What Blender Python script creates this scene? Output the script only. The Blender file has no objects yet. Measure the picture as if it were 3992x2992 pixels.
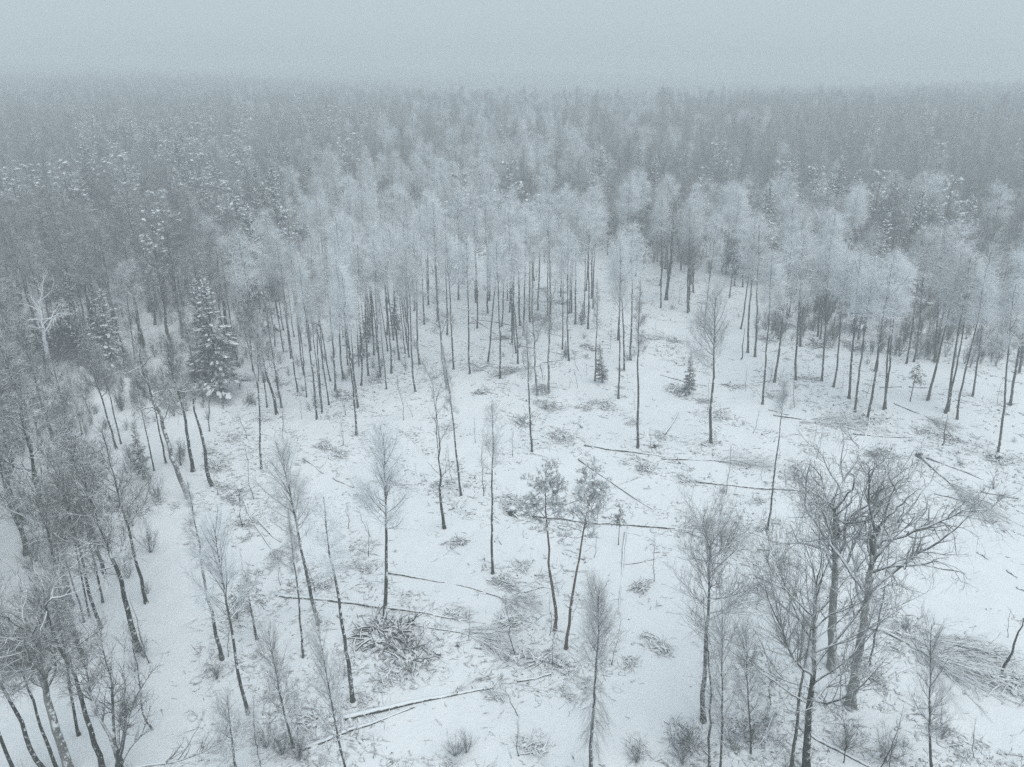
import bpy, math, random
import numpy as np
from mathutils import Matrix, Vector
R_=math.radians
sc=bpy.context.scene
COL=sc.collection
# ------------------------------------------------------------------ camera, sky, sun, exposure
cam_d=bpy.data.cameras.new('camera'); cam=bpy.data.objects.new('camera',cam_d); COL.objects.link(cam)
cam.location=(0,0,45); cam.rotation_euler=(R_(90-22.3),0,0)
cam_d.sensor_width=36; cam_d.lens=18/.6572; cam_d.clip_start=.5; cam_d.clip_end=9000
sc.camera=cam
W=bpy.data.worlds.new('World'); sc.world=W; W.use_nodes=True
nt=W.node_tree; nt.nodes.clear()
sky=nt.nodes.new('ShaderNodeTexSky'); sky.sky_type='NISHITA'; sky.sun_disc=False
sky.sun_elevation=R_(62); sky.sun_rotation=R_(150); sky.dust_density=6; sky.air_density=1.2; sky.ozone_density=1
cl=nt.nodes.new('ShaderNodeRGB'); cl.outputs[0].default_value=(4.72,5.58,6.02,1)      # even cloud cover
mx=nt.nodes.new('ShaderNodeMix'); mx.data_type='RGBA'; mx.inputs[0].default_value=.88
bg=nt.nodes.new('ShaderNodeBackground'); bg.inputs[1].default_value=.1
wo=nt.nodes.new('ShaderNodeOutputWorld')
nt.links.new(sky.outputs[0],mx.inputs[6]); nt.links.new(cl.outputs[0],mx.inputs[7]); nt.links.new(mx.outputs[2],bg.inputs[0]); nt.links.new(bg.outputs[0],wo.inputs[0])
sd=bpy.data.lights.new('sun','SUN'); sd.energy=1.5; sd.angle=R_(60); sd.color=(.985,1,.975)
sun=bpy.data.objects.new('sun',sd); COL.objects.link(sun); sun.rotation_euler=(R_(28),0,R_(30))
sc.view_settings.view_transform='Standard'; sc.view_settings.look='None'; sc.view_settings.exposure=.22; sc.view_settings.gamma=1
sc.view_settings.use_curve_mapping=False
sc.cycles.max_bounces=4; sc.cycles.diffuse_bounces=3; sc.cycles.volume_bounces=1; sc.cycles.transparent_max_bounces=4
sc.cycles.use_denoising=False
# ------------------------------------------------------------------ measured layout (metres, camera above the origin looking along +y)
TREES=[  # x, y, lean x, lean y, height (m), kind, width, label
(-11.07,54.7,1.1,0.22,19.37,'fanhigh',1.00,'young birch with a fine upright fan crown rising behind the biggest brush pile'),
(25.39,89.08,-1.51,0.43,21.96,'fanhigh',1.00,'straight tall birch with a pale fan crown standing alone beside the snowy track'),
(14.1,43.71,-1.11,0.36,20.09,'ashhigh',0.85,'tall birch with a twisted twiggy crown over the end of the longest fallen log'),
(25.49,45.04,-0.89,0.5,22.63,'oak',0.84,'thick old oak with snowy crooked limbs, its trunk split in two'),
(25.69,49.12,-2.52,1.32,20.86,'oakb',0.90,'old oak with crooked limbs half hidden behind the big bare ash'),
(20.13,39.23,-1.71,0.88,20.34,'ash',1.00,'big bare ash with wide upswept dark branches and snow flecks on its trunk'),
(19.14,39.36,-0.52,0.25,15.8,'pole',1.00,'slim dark trunk growing beside the big bare ash'),
(14.29,39.36,-1.28,0.46,14.74,'fan',0.62,'slender young birch with wispy steep branches beside the tall twisted-crown birch'),
(13.5,39.09,-1.69,0.58,14.85,'whip',1.00,None),
(16.77,40.71,-1.55,0.64,11.44,'fan',0.70,'wispy grey birch sapling growing out of the bushes near the big bare ash'),
(28.72,39.23,-1.85,1.36,12.39,'fan',0.85,'young grey birch standing alone between the fallen tops and the dark grass patch'),
(28.7,49.3,-0.54,0.32,13.94,'whip',1.00,'thin straight stem rising close behind the split-trunk oak'),
(38.79,48.23,0.17,-0.14,5.68,'snag',1.00,'slanting dark dead trunk standing in the far end of the fallen tops'),
(26.47,68.9,-0.4,0.15,17.28,'forked',0.80,'thin speckled birch with a small forked top leaning over the longest fallen log'),
(3.71,53.87,-1.15,0.08,15.81,'pine',1.10,'slim pine with a round blue-green crown, the straighter of the two pines in the clearing'),
(4.48,51.36,1.68,-0.15,17.28,'pineb',0.90,'slim pine with a narrow crown, the more tilted of the two clearing pines'),
(5.35,38.96,-0.07,0.01,16.63,'broom',0.85,'bare tree with a drooping grey mass of twigs below its thin crown'),
(-7.09,69.82,-0.34,-0.03,19.16,'snake',0.80,'crooked forked tree with two bent stems and hardly any crown'),
(-1.85,61.94,0.1,0,18.32,'smallfan',0.90,'slim straight birch with a small wide crown on open snow'),
(-5.78,76.88,-1.47,-0.11,18.85,'pole',0.80,'very thin pole-like birch leaning behind the crooked forked tree'),
(2.51,87.37,-0.78,0.02,18.03,'pole',0.90,'thin dark-stemmed tree with short side twigs standing alone in the open snow'),
(3.76,105.16,-1.17,0.04,18.15,'oakslim',0.80,'stout crooked-topped tree beside a curved pale trunk and a fallen brushy top'),
(5.43,106.2,0.22,-0.01,19.27,'oakslim',0.75,'stout tree with a pale curved trunk forking high up'),
(15.52,104.26,-0.96,0.14,23.04,'birch',0.85,'tall frosted birch with a narrow plume crown at the middle of the clearing'),
(15.92,87.95,-1.08,0.2,22.69,'pole',0.90,'tall pole-like birch with a speckled trunk above the fallen log with a butt end'),
(-9.73,107.95,-1.22,-0.11,19.11,'oakslim',0.90,'twisted snow-plastered oak at the edge of the open birch stand'),
(-23.51,49.94,-0.17,-0.08,17.08,'pole',1.10,'slim birch with a fuzzy top beside the clean snow lane'),
(-19.62,44.25,-0.2,-0.09,18.1,'fanhigh',0.80,'tall slim birch with steep fan branches beside the clean snow lane'),
(-16.66,54.29,-1.49,-0.46,18.27,'fanhigh',1.00,'leaning birch with a twiggy fan crown and a log across its foot'),
(-16.94,50.04,0.29,0.1,14.45,'pole',0.80,'thin pole birch close to the leaning fan-crowned birch'),
(-12.01,45.28,-0.57,-0.15,18.75,'smallfan',1.10,'slim leaning birch with a small frosted crown left of the biggest brush pile'),
(-11.27,38.96,-0.76,-0.22,13.56,'fan',0.60,'young birch with a narrow forked crown beside the long buried fallen tree'),
(-15.43,41.13,-0.53,-0.2,11.39,'fan',0.85,'young bare tree with a wide forked crown above grey bushes'),
(-18.41,38.45,0.23,0.11,7.83,'fan',1.30,'bushy young tree with a round grey crown beside the clean snow lane'),
(-16.9,38.45,0.3,0.13,7.27,'whip',1.00,None),
(-23.08,50.22,0.56,0.26,5.62,'whip',1.00,None),
(-26.23,43.02,-0.04,-0.02,9.84,'whip',1.20,'thin dark leaning pole on the edge of the clean snow lane'),
(-26.72,38.96,1.45,1,12.2,'multi',1.10,'many-stemmed bare tree with spreading dark stems at the lane edge'),
(-32.98,57.46,-0.49,-0.28,18.65,'forest',0.80,None),
(-31,51.36,-0.97,-0.58,19.26,'forestb',1.00,None),
(-35.48,54.18,-0.15,-0.1,17.3,'forest',0.90,None),
(-36.9,57.46,0.36,0.23,15,'forestc',0.80,None),
(-37.1,55.46,0.44,0.29,15,'forestc',0.70,None),
(-35.29,50.79,-0.42,-0.29,17,'forestb',0.80,None),
(-37.38,55.03,-0.26,-0.17,15,'forestc',0.70,None),
(-43.22,68.15,0.2,0.13,16,'forest',0.80,None),
(-30.29,39.23,0.19,0.15,17.97,'oakb',0.85,'thick dark trunk with crooked snowy limbs at the lower corner of the dense wood'),
(-31.4,42.58,0.67,0.49,15,'forestc',0.90,None),
(-32.21,39.49,-1.06,-0.87,16,'forest',1.00,None),
(-31.21,39.49,-0.65,-0.52,15,'forestc',1.00,None),
(-28.19,39.49,-0.44,-0.32,17,'forestb',0.90,None),
(-34.26,39.36,-0.25,-0.22,15,'forestc',1.00,None),
(-37.8,81.42,-0.31,-0.15,18.25,'forestb',0.90,'pair of stout dark trunks with snow-lined limbs, the straighter one'),
(-36.09,75.46,-2.38,-1.14,21.22,'oakslim',1.10,'stout trunk leaning far over with snow-lined limbs at the wood edge'),
(-34.27,77.98,-0.44,-0.2,11.04,'snag',1.00,'dark broken leaning snag beside the small spruce at the wood edge'),
(-32.59,98.29,-1.59,-0.53,17.03,'forestb',0.90,'bare tree with level snowy limbs at the edge of the birch stand'),
(-29.95,82.21,1.9,0.69,20.91,'pole',0.80,'very tall thin stem in front of the bare tree with level limbs'),
(-72.57,114.62,0.37,0.23,16.93,'deadoak',1.00,'dead-white snow-plastered oak standing in front of dark spruces'),
(-60.31,116.76,0.72,0.37,16.37,'birchround',1.10,'round frosted tree beside the snow-laden spruces'),
(-61.96,91.66,-0.23,-0.16,16,'forest',0.90,None),
(-58.68,80.24,0.7,0.51,17,'forestb',0.90,None),
(-59.09,81.42,1.03,0.75,15,'forestc',0.90,None),
(-66.08,92.88,0.63,0.45,16,'forest',0.90,None),
(-62.76,90.48,0.38,0.27,15,'forestc',0.90,None),
(-59.04,90.01,-0.33,-0.22,17,'forestb',0.90,None),
(-55.76,90.95,-0.04,-0.03,10.39,'fan',1.00,None),
(-49.6,87.28,-0.98,-0.55,16,'forest',0.80,None),
(-49.62,88.63,-0.53,-0.3,15,'forestc',0.80,None),
(-42.59,81.81,0.07,0.04,15,'forestc',0.70,None),
(-41.81,83.43,-0.33,-0.16,16,'forest',0.70,None),
(-44.05,101.92,-0.92,-0.4,15,'forestc',0.80,None),
(-38.56,123.62,-0.3,-0.09,16.93,'forestc',0.80,None),
(-32.74,113.92,0.03,0.01,22.5,'birchtall',0.80,None),
(-26.76,96.96,-0.1,-0.03,22.5,'birchtall',0.90,None),
(-26.96,100.78,0.6,0.16,22.5,'birchtall',0.80,None),
(-26.17,101.92,-0.89,-0.23,22.5,'birchtall',0.80,None),
(-42.14,104.26,-0.23,-0.09,18.18,'spruce',1.35,'tall dark spruce loaded with snow at the edge of the wood, the largest spruce'),
(-46.46,110.54,0.23,0.1,16.16,'spruce',1.00,'narrower spruce standing close behind the largest snow-loaded spruce'),
(-62.87,113.92,0.73,0.4,13.56,'spruce',1.35,'broad snow-laden spruce inside the wood near the white oak'),
(-70.26,117.86,0.89,0.53,15.04,'spruceb',1.00,'dark spruce with little snow behind the white oak'),
(-68.34,118.23,-0,-0,11.17,'spruceb',1.00,None),
(-42.99,79.86,0.08,0.04,7.71,'spruceb',1.10,'small spruce with drooping branches at the wood edge beside two stout trunks'),
(-48.08,109.23,0.2,0.09,6.23,'spruceb',1.20,'young spruce at the foot of the largest snow-loaded spruce'),
(-25.08,128.59,0.34,0.07,9.05,'spruceb',1.00,'young grey spruce among the birch stems, the taller of a pair'),
(-20.87,133.01,0.19,0.03,8.41,'spruceb',1.00,'young grey spruce among the birch stems, the shorter of a pair'),
(-24.91,121.26,0.1,0.02,5.09,'spruceb',1.30,None),
(-72.62,118.6,0.94,0.57,12.75,'spruceb',1.10,None),
(-75.03,120.11,0.81,0.51,11.3,'spruceb',1.10,None),
(-76.31,117.86,0.75,0.49,11.14,'spruceb',1.10,None),
(-81.36,122.04,0.93,0.62,12.08,'spruceb',1.20,None),
(-68.65,116.76,0.11,0.06,9.22,'spruceb',1.20,None),
(-70.18,125.24,0.73,0.41,12.65,'spruceb',1.10,None),
(13.83,110.54,-0.64,0.08,6.55,'spruceb',1.25,'thin young spruce beside stacked brush in the middle of the clearing'),
(8.96,122.04,-0.08,0.01,3.14,'spruceb',1.30,None),
(13.22,140.65,0.14,-0.01,4.76,'spruceb',1.20,None),
(26.21,106.08,-0.25,0.06,7.11,'spruceb',1.20,'sparse young spruce with drooping snow beside the tall lone fan-crowned birch'),
(-21.4,52.34,-0.13,-0.05,6.77,'youngspruce',1.00,'thin leaning young spruce with a drooping umbrella top beside a fallen log'),
(56.98,102.2,-0.03,0.02,5.85,'youngspruce',0.80,'thin young spruce with an umbrella top among the birches near the dense thicket'),
(10.77,66.69,0,-0,4.55,'youngspruce',0.60,'tiny round-topped conifer beside the long log with a stump'),
(-9.35,116.4,-0.62,-0.05,22.5,'birchtall',1.05,None),
(-21.94,101.34,-1.31,-0.28,22.5,'birchtall',1.05,None),
(-20.51,92.39,-0.13,-0.03,22.5,'birchtall',1.05,None),
(-22.94,109.55,1.03,0.22,22.5,'birchtall',1.05,None),
(-20.45,112.55,0.27,0.05,22.5,'birchtall',1.05,None),
(-19.1,114.62,0.08,0.01,22.5,'birchtall',1.05,None),
(-18.61,120.49,-0.48,-0.07,22.5,'birchtall',1.05,None),
(-14.35,106.69,-0.36,-0.05,22.5,'birchtall',1.05,None),
(-15.01,118.23,0.12,0.02,22.5,'birchtall',1.05,None),
(-30.05,140.65,-0.9,-0.19,22.5,'birchtall',1.05,None),
(-17.67,124.83,0.3,0.04,22.5,'birchtall',1.05,None),
(-19.11,146.91,-0.86,-0.11,22.5,'birch',1.10,None),
(-23.14,122.82,0.52,0.1,22.5,'birchtall',1.05,None),
(-24.38,161.04,-0.26,-0.04,22.5,'birch',1.10,None),
(-16.85,151.37,0.44,0.05,22.5,'birch',1.10,None),
(17.97,116.4,-1.88,0.29,22.5,'birchtall',1.05,None),
(19.69,121.26,-0.95,0.15,22.5,'birch',1.10,None),
(12.81,111.53,-0.32,0.04,16.76,'pole',0.90,None),
(9.4,120.49,-0.92,0.07,22.5,'birchtall',1.05,None),
(-1.87,112.21,-0.29,-0,22.5,'birchtall',1.05,None),
(-6.63,114.06,-0.07,-0,22.5,'birchtall',1.05,None),
(-3.95,118.6,2.29,0.08,22.5,'birchtall',1.05,None),
(0.95,118.97,-1.48,0.01,22.5,'birchtall',1.05,None),
(0.71,124.02,-1.05,0.01,22.5,'birchtall',1.05,None),
(2.07,133.01,0.26,-0,22.5,'birch',1.10,None),
(-1.95,138.67,0.73,0.01,22.5,'birchtall',1.05,None),
(0.02,135.79,-0.78,0,22.5,'birch',1.10,None),
(-6.41,136.73,0.01,0,22.5,'birchtall',1.05,None),
(-4.76,146.91,-0.22,-0.01,22.5,'birch',1.10,None),
(-4.67,155.47,0.48,0.01,22.5,'birch',1.10,None),
(-11.08,156.07,0.49,0.03,22.5,'birch',1.10,None),
(-7.31,158.52,-1.1,-0.05,22.5,'birch',1.10,None),
(11.99,140.65,-0.46,0.04,22.5,'birch',1.10,None),
(14.12,137.7,-0.75,0.08,22.5,'birch',1.10,None),
(16.58,156.67,-0.86,0.09,22.5,'birch',1.10,None),
(-0.46,147.46,0.03,0,22.5,'birchtall',1.05,None),
(1.54,139.16,-0.56,0.01,22.5,'birch',1.10,None),
(11.67,146.91,-0.44,0.03,22.5,'birch',1.10,None),
(7.25,137.7,-0.8,0.04,22.5,'birch',1.10,None),
(5.2,149.11,0.15,-0.01,22.5,'birch',1.10,None),
(-26.26,112.55,0.48,0.11,22.5,'birchtall',1.05,None),
(-26.43,107.32,0.47,0.12,22.5,'birchtall',1.05,None),
(-14.09,140.65,0.01,0,22.5,'birch',1.10,None),
(-11.66,133.01,0.33,0.03,22.5,'birchtall',1.05,None),
(-29.08,129.45,-0.08,-0.02,22.5,'birch',1.10,None),
(-22.47,133.01,0.18,0.03,22.5,'birchtall',1.05,None),
(-22.58,113.92,0.63,0.13,22.5,'birchtall',1.05,None),
(-16.34,138.67,0.1,0.01,22.5,'birchtall',1.05,None),
(3.42,141.66,0.01,-0,22.5,'birch',1.10,None),
(10.19,157.28,-0.53,0.03,22.5,'birch',1.10,None),
(36.02,102.49,-1.27,0.45,22.5,'birchtall',1.05,None),
(40.21,110.54,-0.32,0.12,22.5,'birch',1.10,None),
(48.86,103.66,-1.61,0.76,22.5,'birch',1.10,None),
(47.87,99.11,-0.92,0.44,22.5,'birchtall',1.05,None),
(48.51,96.43,-0.62,0.31,22.5,'birch',1.10,None),
(51.96,99.38,-1.52,0.79,22.5,'birchtall',1.05,None),
(52.31,99.66,-2.42,1.27,22.5,'birchtall',1.05,None),
(59.49,102.2,0.17,-0.1,22.5,'birch',1.10,None),
(59.9,98.02,-1.12,0.69,22.5,'birch',1.10,None),
(60.52,98.56,-0.73,0.45,22.5,'birchtall',1.05,None),
(60.36,95.91,-0.59,0.37,22.5,'birchtall',1.05,None),
(54.72,88.63,-0.18,0.11,4.26,'snag',0.90,None),
(59.65,85.11,-2.19,1.53,22.5,'birchtall',1.05,None),
(70.07,100.22,-1.15,0.8,22.5,'birch',1.10,None),
(66.53,103.37,-1.77,1.14,21.47,'birchround',0.90,None),
(47.3,110.21,-1.74,0.75,22.5,'birchtall',1.05,None),
(48.11,107.63,-1.12,0.5,22.5,'birchtall',1.05,None),
(40.43,121.64,-1.86,0.62,22.5,'birch',1.10,None),
(39.77,123.62,-1.23,0.4,22.5,'birch',1.10,None),
(37.82,120.49,-0.02,0,5.35,'snag',0.90,None),
(49.45,126.06,-2.38,0.93,22.5,'birch',1.10,None),
(43.67,111.2,-1.67,0.66,22.5,'birch',1.10,None),
(54.3,131.21,-1.09,0.45,22.5,'birch',1.10,None),
(54.09,129.45,-0.73,0.31,22.5,'birchtall',1.05,None),
(52.56,142.68,-1.63,0.6,22.5,'birch',1.10,None),
(63.62,117.49,-1.19,0.64,22.5,'birchtall',1.05,None),
(65.15,118.23,-1.47,0.81,22.5,'birchtall',1.05,None),
(68.63,118.6,-0.76,0.44,22.5,'birch',1.10,None),
(36.48,154.87,-1.75,0.41,17.51,'forest',0.90,None),
(38.64,161.04,-1.26,0.3,22.5,'birch',1.10,None),
(49.22,167.66,-1.81,0.53,22.5,'birch',1.10,None),
(50.64,166.3,-1.02,0.31,16,'forest',0.90,None),
(34.32,167.66,-1.15,0.23,18.02,'forest',0.90,None),
(34.26,145.83,-1.41,0.33,22.5,'birchtall',1.05,None),
(34.79,146.91,-1.12,0.26,17.12,'forest',0.90,None),
(29.6,149.11,-1.36,0.27,22.5,'birchtall',1.05,None),
(68.58,118.23,-2.45,1.42,22.5,'birch',1.10,None),
(79.69,113.92,-2.64,1.85,22.5,'birch',1.10,None),
]
TOPS=[  # x, y, height, kind, width
(-103.7,186.03,24,'pinesnow',1.25),
(-94.88,195.73,25,'pinesnow',1.20),
(-95.9,203.75,22,'spruce',1.10),
(-70.36,156.96,22,'pinesnow',1.15),
(-77.53,184.44,24,'spruce',1.00),
(-101.49,187.47,22,'spruce',1.10),
(-101.27,198.32,23,'pinesnow',1.00),
(-55.41,157.23,24,'pinesnow',1.10),
(-66.77,171.06,23,'pinesnow',1.00),
(-132.29,301.42,24,'spruce',1.10),
(-96.91,247.45,24,'pinesnow',1.00),
(-105.15,244.69,24,'pinesnow',1.20),
(-147.24,301.42,24,'spruce',1.00),
(-43.73,152.2,19,'pinesnow',1.00),
(-73.41,178.36,21,'pinesnow',1.00),
(-113.54,188.36,23,'pinesnow',1.20),
(-114.07,182.24,23,'pinesnow',1.20),
(-94.61,157.61,20,'spruce',1.20),
(-146.15,404.93,24,'pinesnow',1.20),
(-105.13,323.28,24,'pinesnow',1.20),
(-53.16,163.66,22,'spruce',0.90),
(-82.99,166.02,22,'spruce',1.10),
(-52.04,250.27,24,'pinesnow',1.20),
(-27.9,176.52,17,'pine',1.20),
(-10.9,168.46,24,'pinesnow',1.00),
(-0.69,177.17,25,'pinesnow',1.00),
(-4.87,159.41,21,'pinesnow',1.00),
(4.92,170.42,19,'pinesnow',1.10),
(-48.33,255.77,25,'pinesnow',1.10),
(37.6,238.35,25,'spruce',1.10),
(36.92,207.48,24,'spruce',1.00),
(-7.28,154.04,19,'pinesnow',1.00),
(39.58,168.47,23,'pinesnow',0.90),
(65.11,171.24,25,'pinesnow',1.00),
(68.7,171.16,24,'spruce',1.00),
(79.1,171.16,24,'pinesnow',1.00),
(63.95,134.64,22,'spruce',1.00),
(-53.21,231.67,22,'birchround',1.50),
(-17.4,156.19,18,'birchround',1.10),
(-20.68,149.1,18,'birch',1.10),
(-27.05,143.58,19,'birchround',0.90),
(-34.42,168.3,20,'birch',1.10),
(-0.94,155.93,19,'birch',1.10),
(3.97,146.92,19,'birchround',0.90),
(11.2,146.35,20,'birchround',0.90),
(14.06,144.62,20,'birchround',0.90),
(15.84,161.37,22,'birch',1.00),
(7.91,186.03,24,'birchtall',1.10),
(24.96,168.46,24,'birchtall',1.20),
(28.2,173.95,24,'birchtall',0.90),
(18.86,131.31,20,'birchround',1.00),
(32.42,165.95,23,'birch',1.10),
(8.72,126.48,20,'birchround',0.90),
(0.02,129.2,20,'birchround',1.00),
(-20.9,130.16,19,'birchround',0.90),
(-14.41,145.23,19,'birchround',0.90),
(6.94,145.23,19,'birch',1.00),
(-58.77,150.82,18,'birchround',1.10),
(-48.68,147.42,18,'birchround',1.20),
(-49.92,221.59,23,'birch',1.40),
(35.26,150.34,21,'birchround',0.90),
(36.28,140.49,21,'birchround',0.90),
(41.84,135.62,21,'birchround',1.00),
(58.99,171.16,24,'birch',1.20),
(71.58,163.5,23,'birch',1.10),
(53.01,143.17,22,'birchround',1.10),
(56.47,137.21,21,'birchround',1.10),
(60.25,128.51,20,'birchround',0.80),
(56.97,113.91,19,'birchround',1.10),
(87.42,171.16,24,'birch',1.30),
(89.18,168.46,24,'birch',1.10),
(45.29,156.96,22,'birch',1.00),
(103.65,168.44,22,'birch',1.20),
(89.65,144.62,20,'forestb',1.20),
(31.72,154.84,22,'forestb',1.20),
(80.92,166.02,22,'forestb',1.20),
(-15.39,207.48,24,'deadoak',0.80),
(-22.75,183.78,21,'forestb',1.00),
]
LOGS=[  # butt x, y, top x, y, diameter, crown length, label
(21.28,79.1,35.85,76.81,0.43,0,'longest straight fallen log lying across the open snow'),
(9.21,88.63,18.83,85.32,0.45,0,'dark fallen log with a visible butt end and snow along its back'),
(18.36,84.89,26.57,84.26,0.28,6,'brushy broken top lying off the end of the log with a butt end'),
(8.19,84.89,15.55,73.08,0.33,0,'straight thin fallen log running under the two clearing pines'),
(5.2,74.25,15,80.51,0.25,0,'thin dark pole lying crosswise over another log'),
(0.19,72.79,19.22,68.9,0.5,7,'long dark log running from a stump to a heap of twigs'),
(-11.87,61.56,0.3,57.69,0.3,4,'thin snow-topped log with a twiggy end, beside the young fan-crowned birch'),
(-21.67,58.39,-2.28,54.39,0.43,0,'fallen log reaching under the biggest brush pile'),
(-14.46,43.02,-1.5,46.93,0.53,0,'long half-buried fallen trunk curving through smooth snow'),
(0.39,47.49,3.11,48.44,0.25,0,'short end of a half-buried branch poking from smooth snow'),
(-14.75,40.85,-7.3,44.72,0.38,0,'snow-covered trunk lying just below the long half-buried one'),
(11.77,68.6,9.4,55.89,0.25,0,'snow-covered pale pole lying straight towards the twin oaks clearing'),
(10.76,63.51,13.94,64.04,0.15,0,'short thin stick lying over the snow-covered pale pole'),
(-9.4,54.39,-2.32,52.54,0.22,6,'felled brushy top lying beside the biggest brush pile'),
(1.2,58.86,3.04,59.94,0.18,0,'short snowy stick near the small brush heap'),
(-27.54,71.23,-23.4,66.83,0.38,0,'short stout log half under snow among bent saplings'),
(-29.86,75.23,-23.22,64.45,0.28,3,'snow-covered trunk with broken boughs among bent saplings'),
(19.93,91.91,23.38,99.66,0.43,0,'snow-plastered pale log lying end-on near the lone tall birch'),
(23.51,114.62,29.58,109.23,0.25,0,'thin snowy pole near the sparse young spruce'),
(32.82,92.1,34.67,93.37,0.25,0,'short dark log lying alone on smooth snow'),
(36.28,98.29,43.14,96.17,0.43,9,'large fallen tree with a snowy brush crown below the birch rank'),
(36.28,100.5,38.36,98.46,0.25,0,'short dark pole at the butt of the large fallen tree'),
(44.82,92.15,52.46,90.95,0.3,0,'straight thin log beyond the crown of the split-trunk oak'),
(50.58,85.96,51.11,75.46,0.43,10,'felled birch whose long broom of twigs points downhill'),
(51.18,85.96,55.28,80.17,0.33,0,'dark log starting at the same butt as the felled birch'),
(53.37,77.25,56.89,75.74,0.28,0,'dark short log beside the long broom of twigs'),
(54.85,107.32,57.96,106.94,0.25,0,'short log between birch stems, the one nearer the tall lone birch'),
(58.93,106.69,62,106.57,0.25,0,'short log between birch stems, the one nearer the dense thicket'),
(54.33,101.34,57.21,95.14,0.25,4,'slanting thin log with twigs under the birch rank'),
(37.1,110.54,43.65,111.53,0.15,0,'thin stick lying near a short curved stem'),
(50.48,126.06,55.03,131.21,0.38,0,'snowy log leaning on a brush heap at the thicket edge'),
(-7.45,142.89,9.66,133.01,0.25,0,'long thin pole across the open birch stand'),
(-7.77,143.2,-2.91,133.74,0.33,0,'snowy log crossing the long thin pole in the birch stand'),
(-0.55,129.02,9.33,123.46,0.28,0,'thin log ending at a small spruce in the birch stand'),
(4.65,118.6,4.7,107.95,0.38,4,'pale snow-covered log with a brushy top between two stout trunks'),
(5.08,119.57,8.35,120.79,0.28,0,'short snowy log beside the pale curved trunk'),
(8.37,121.26,0.28,115.33,0.18,7,'felled top with a fan of long snowy twigs in the birch stand'),
(30.43,53.87,36.34,51.56,0.45,12,'largest fallen tree with a long swept crown behind the split-trunk oak'),
(31.55,53.56,34.1,50.04,0.35,11,'second fallen tree lying along the largest one'),
(39.64,63.06,43.23,62.07,0.3,0,'dark log with a brushy root end on open snow beyond the oak'),
(21.67,65.95,23.42,65.5,0.25,0,'short dark log, the slimmer of two lying in line'),
(24.44,65.39,25.51,65.19,0.33,0,'short dark log, the stubbier of two lying in line'),
(46.13,65.14,46.66,64.02,0.22,0,'short slanting stick on open snow'),
(47.51,62.32,47.95,61.4,0.22,0,'shorter slanting stick on open snow'),
(46.82,59.7,47.7,59.29,0.28,0,'dark log end reaching out of the clearing'),
(20.91,43.1,24.94,39.49,0.3,0,'thin log passing behind the foot of the big bare ash'),
(23.02,61.05,27.13,56.51,0.33,0,'log lying behind the branches of the big bare ash'),
(17.76,64.04,20.33,63.16,0.28,0,'short log behind the tall twisted-crown birch'),
(-25.81,85.11,-22.39,81.42,0.2,0,'thin pole on snow below the birch stand, nearer the wood'),
(-20.97,80.44,-18.16,78.16,0.22,0,'thin pole on snow near the young fan-crowned birch'),
(47.83,76.88,50.56,75.11,0.25,0,'thin log under twigs of the split-trunk oak'),
]
PILES=[
(-10.48,52.15,4.6),(-8.31,50.04,3.6),(-0.29,59.94,2.8),(-0.27,54.81,3.2),(0.8,63.11,2.4),(2.64,49.85,2.9),(4.19,49.3,2.6),(11.92,59.7,2.6),(12.33,51.75,2.8),(9.76,49.85,1.6),(-5.16,56,2.4),(-4.26,55.35,2),(-1.23,45.93,1.9),(1.27,41.13,2.6),(-9.47,47.96,2.4),(-5.6,67.12,2.4),(-14.95,65.84,2.6),(-14.01,62.32,2),(0.01,50.22,2.6),(4.24,46.01,1.6),(12.54,42.28,2.8),(8.72,40.99,2.2),(24.41,107.95,3.4),(33.77,109.23,3.6),(46.29,111.2,3.2),(45.11,129.45,4),(57.96,125.24,4.5),(59.63,84.89,3.6),(46.14,86.4,3),(33.78,80.44,3.4),(48.78,96.43,3.5),(54.45,92.64,3),(52.71,126.06,4),(53.32,136.73,5),(56.33,90.48,3),(27.82,103.66,2.6),(28.43,97.49,3),(25.12,89.08,2.4),(20.23,79.48,2.4),(23.02,58.98,2.6),(33.63,53.56,2.6),(38.72,63.77,2.4),(12.26,41.99,3.4),(17.13,43.17,2.8),(31.48,42.87,1.8),(17.94,42.28,2.2),(28.49,48.05,2),(39.09,47.53,4),(39.42,50.79,3),(26.01,69.05,1.8),(31.82,40.85,1.6),(-5.24,117.86,3.6),(-4.32,106.39,3),(1.9,96.17,3.4),(6.36,91.19,3),(13.42,101.34,3.4),(25.24,106.08,3),(-1.71,131.39,3),(14.02,126.73,3.4),(5.34,143.72,3.5),(18.15,88.4,2),(-24.54,105.16,3.6),(-20.85,111.87,3.6),(-7.7,79.1,3),(0.01,74.43,2.8),(-12.78,79.1,2.6),(-16.78,76.17,2.6),(15.94,82.21,2.6),(5.33,101.34,3.2),(-8.73,94.88,2.6),(28.43,130.32,3.6),(9.99,153.69,4),(25,132.1,3.4),(-41.21,110.87,3.6),(-33.88,96.17,2.8),(-35.26,82.41,2.6),(-30.64,75.99,2.4),(-23.75,88.4,3),(-37.52,102.2,3),(-25.09,105.16,3.4),(-37.66,86.4,2),(-21.68,86.4,2.6),(-35.82,90.01,2),(-39.24,74.77,2.2),(-14.6,43.48,3.6),(-12.71,43.02,3.2),(-30.53,74.54,2.6),(-27.84,69.97,2.4),(-23.62,48.76,1.8),(-17.64,59.57,2.4),(-36.9,73.86,1.8)
]
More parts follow.
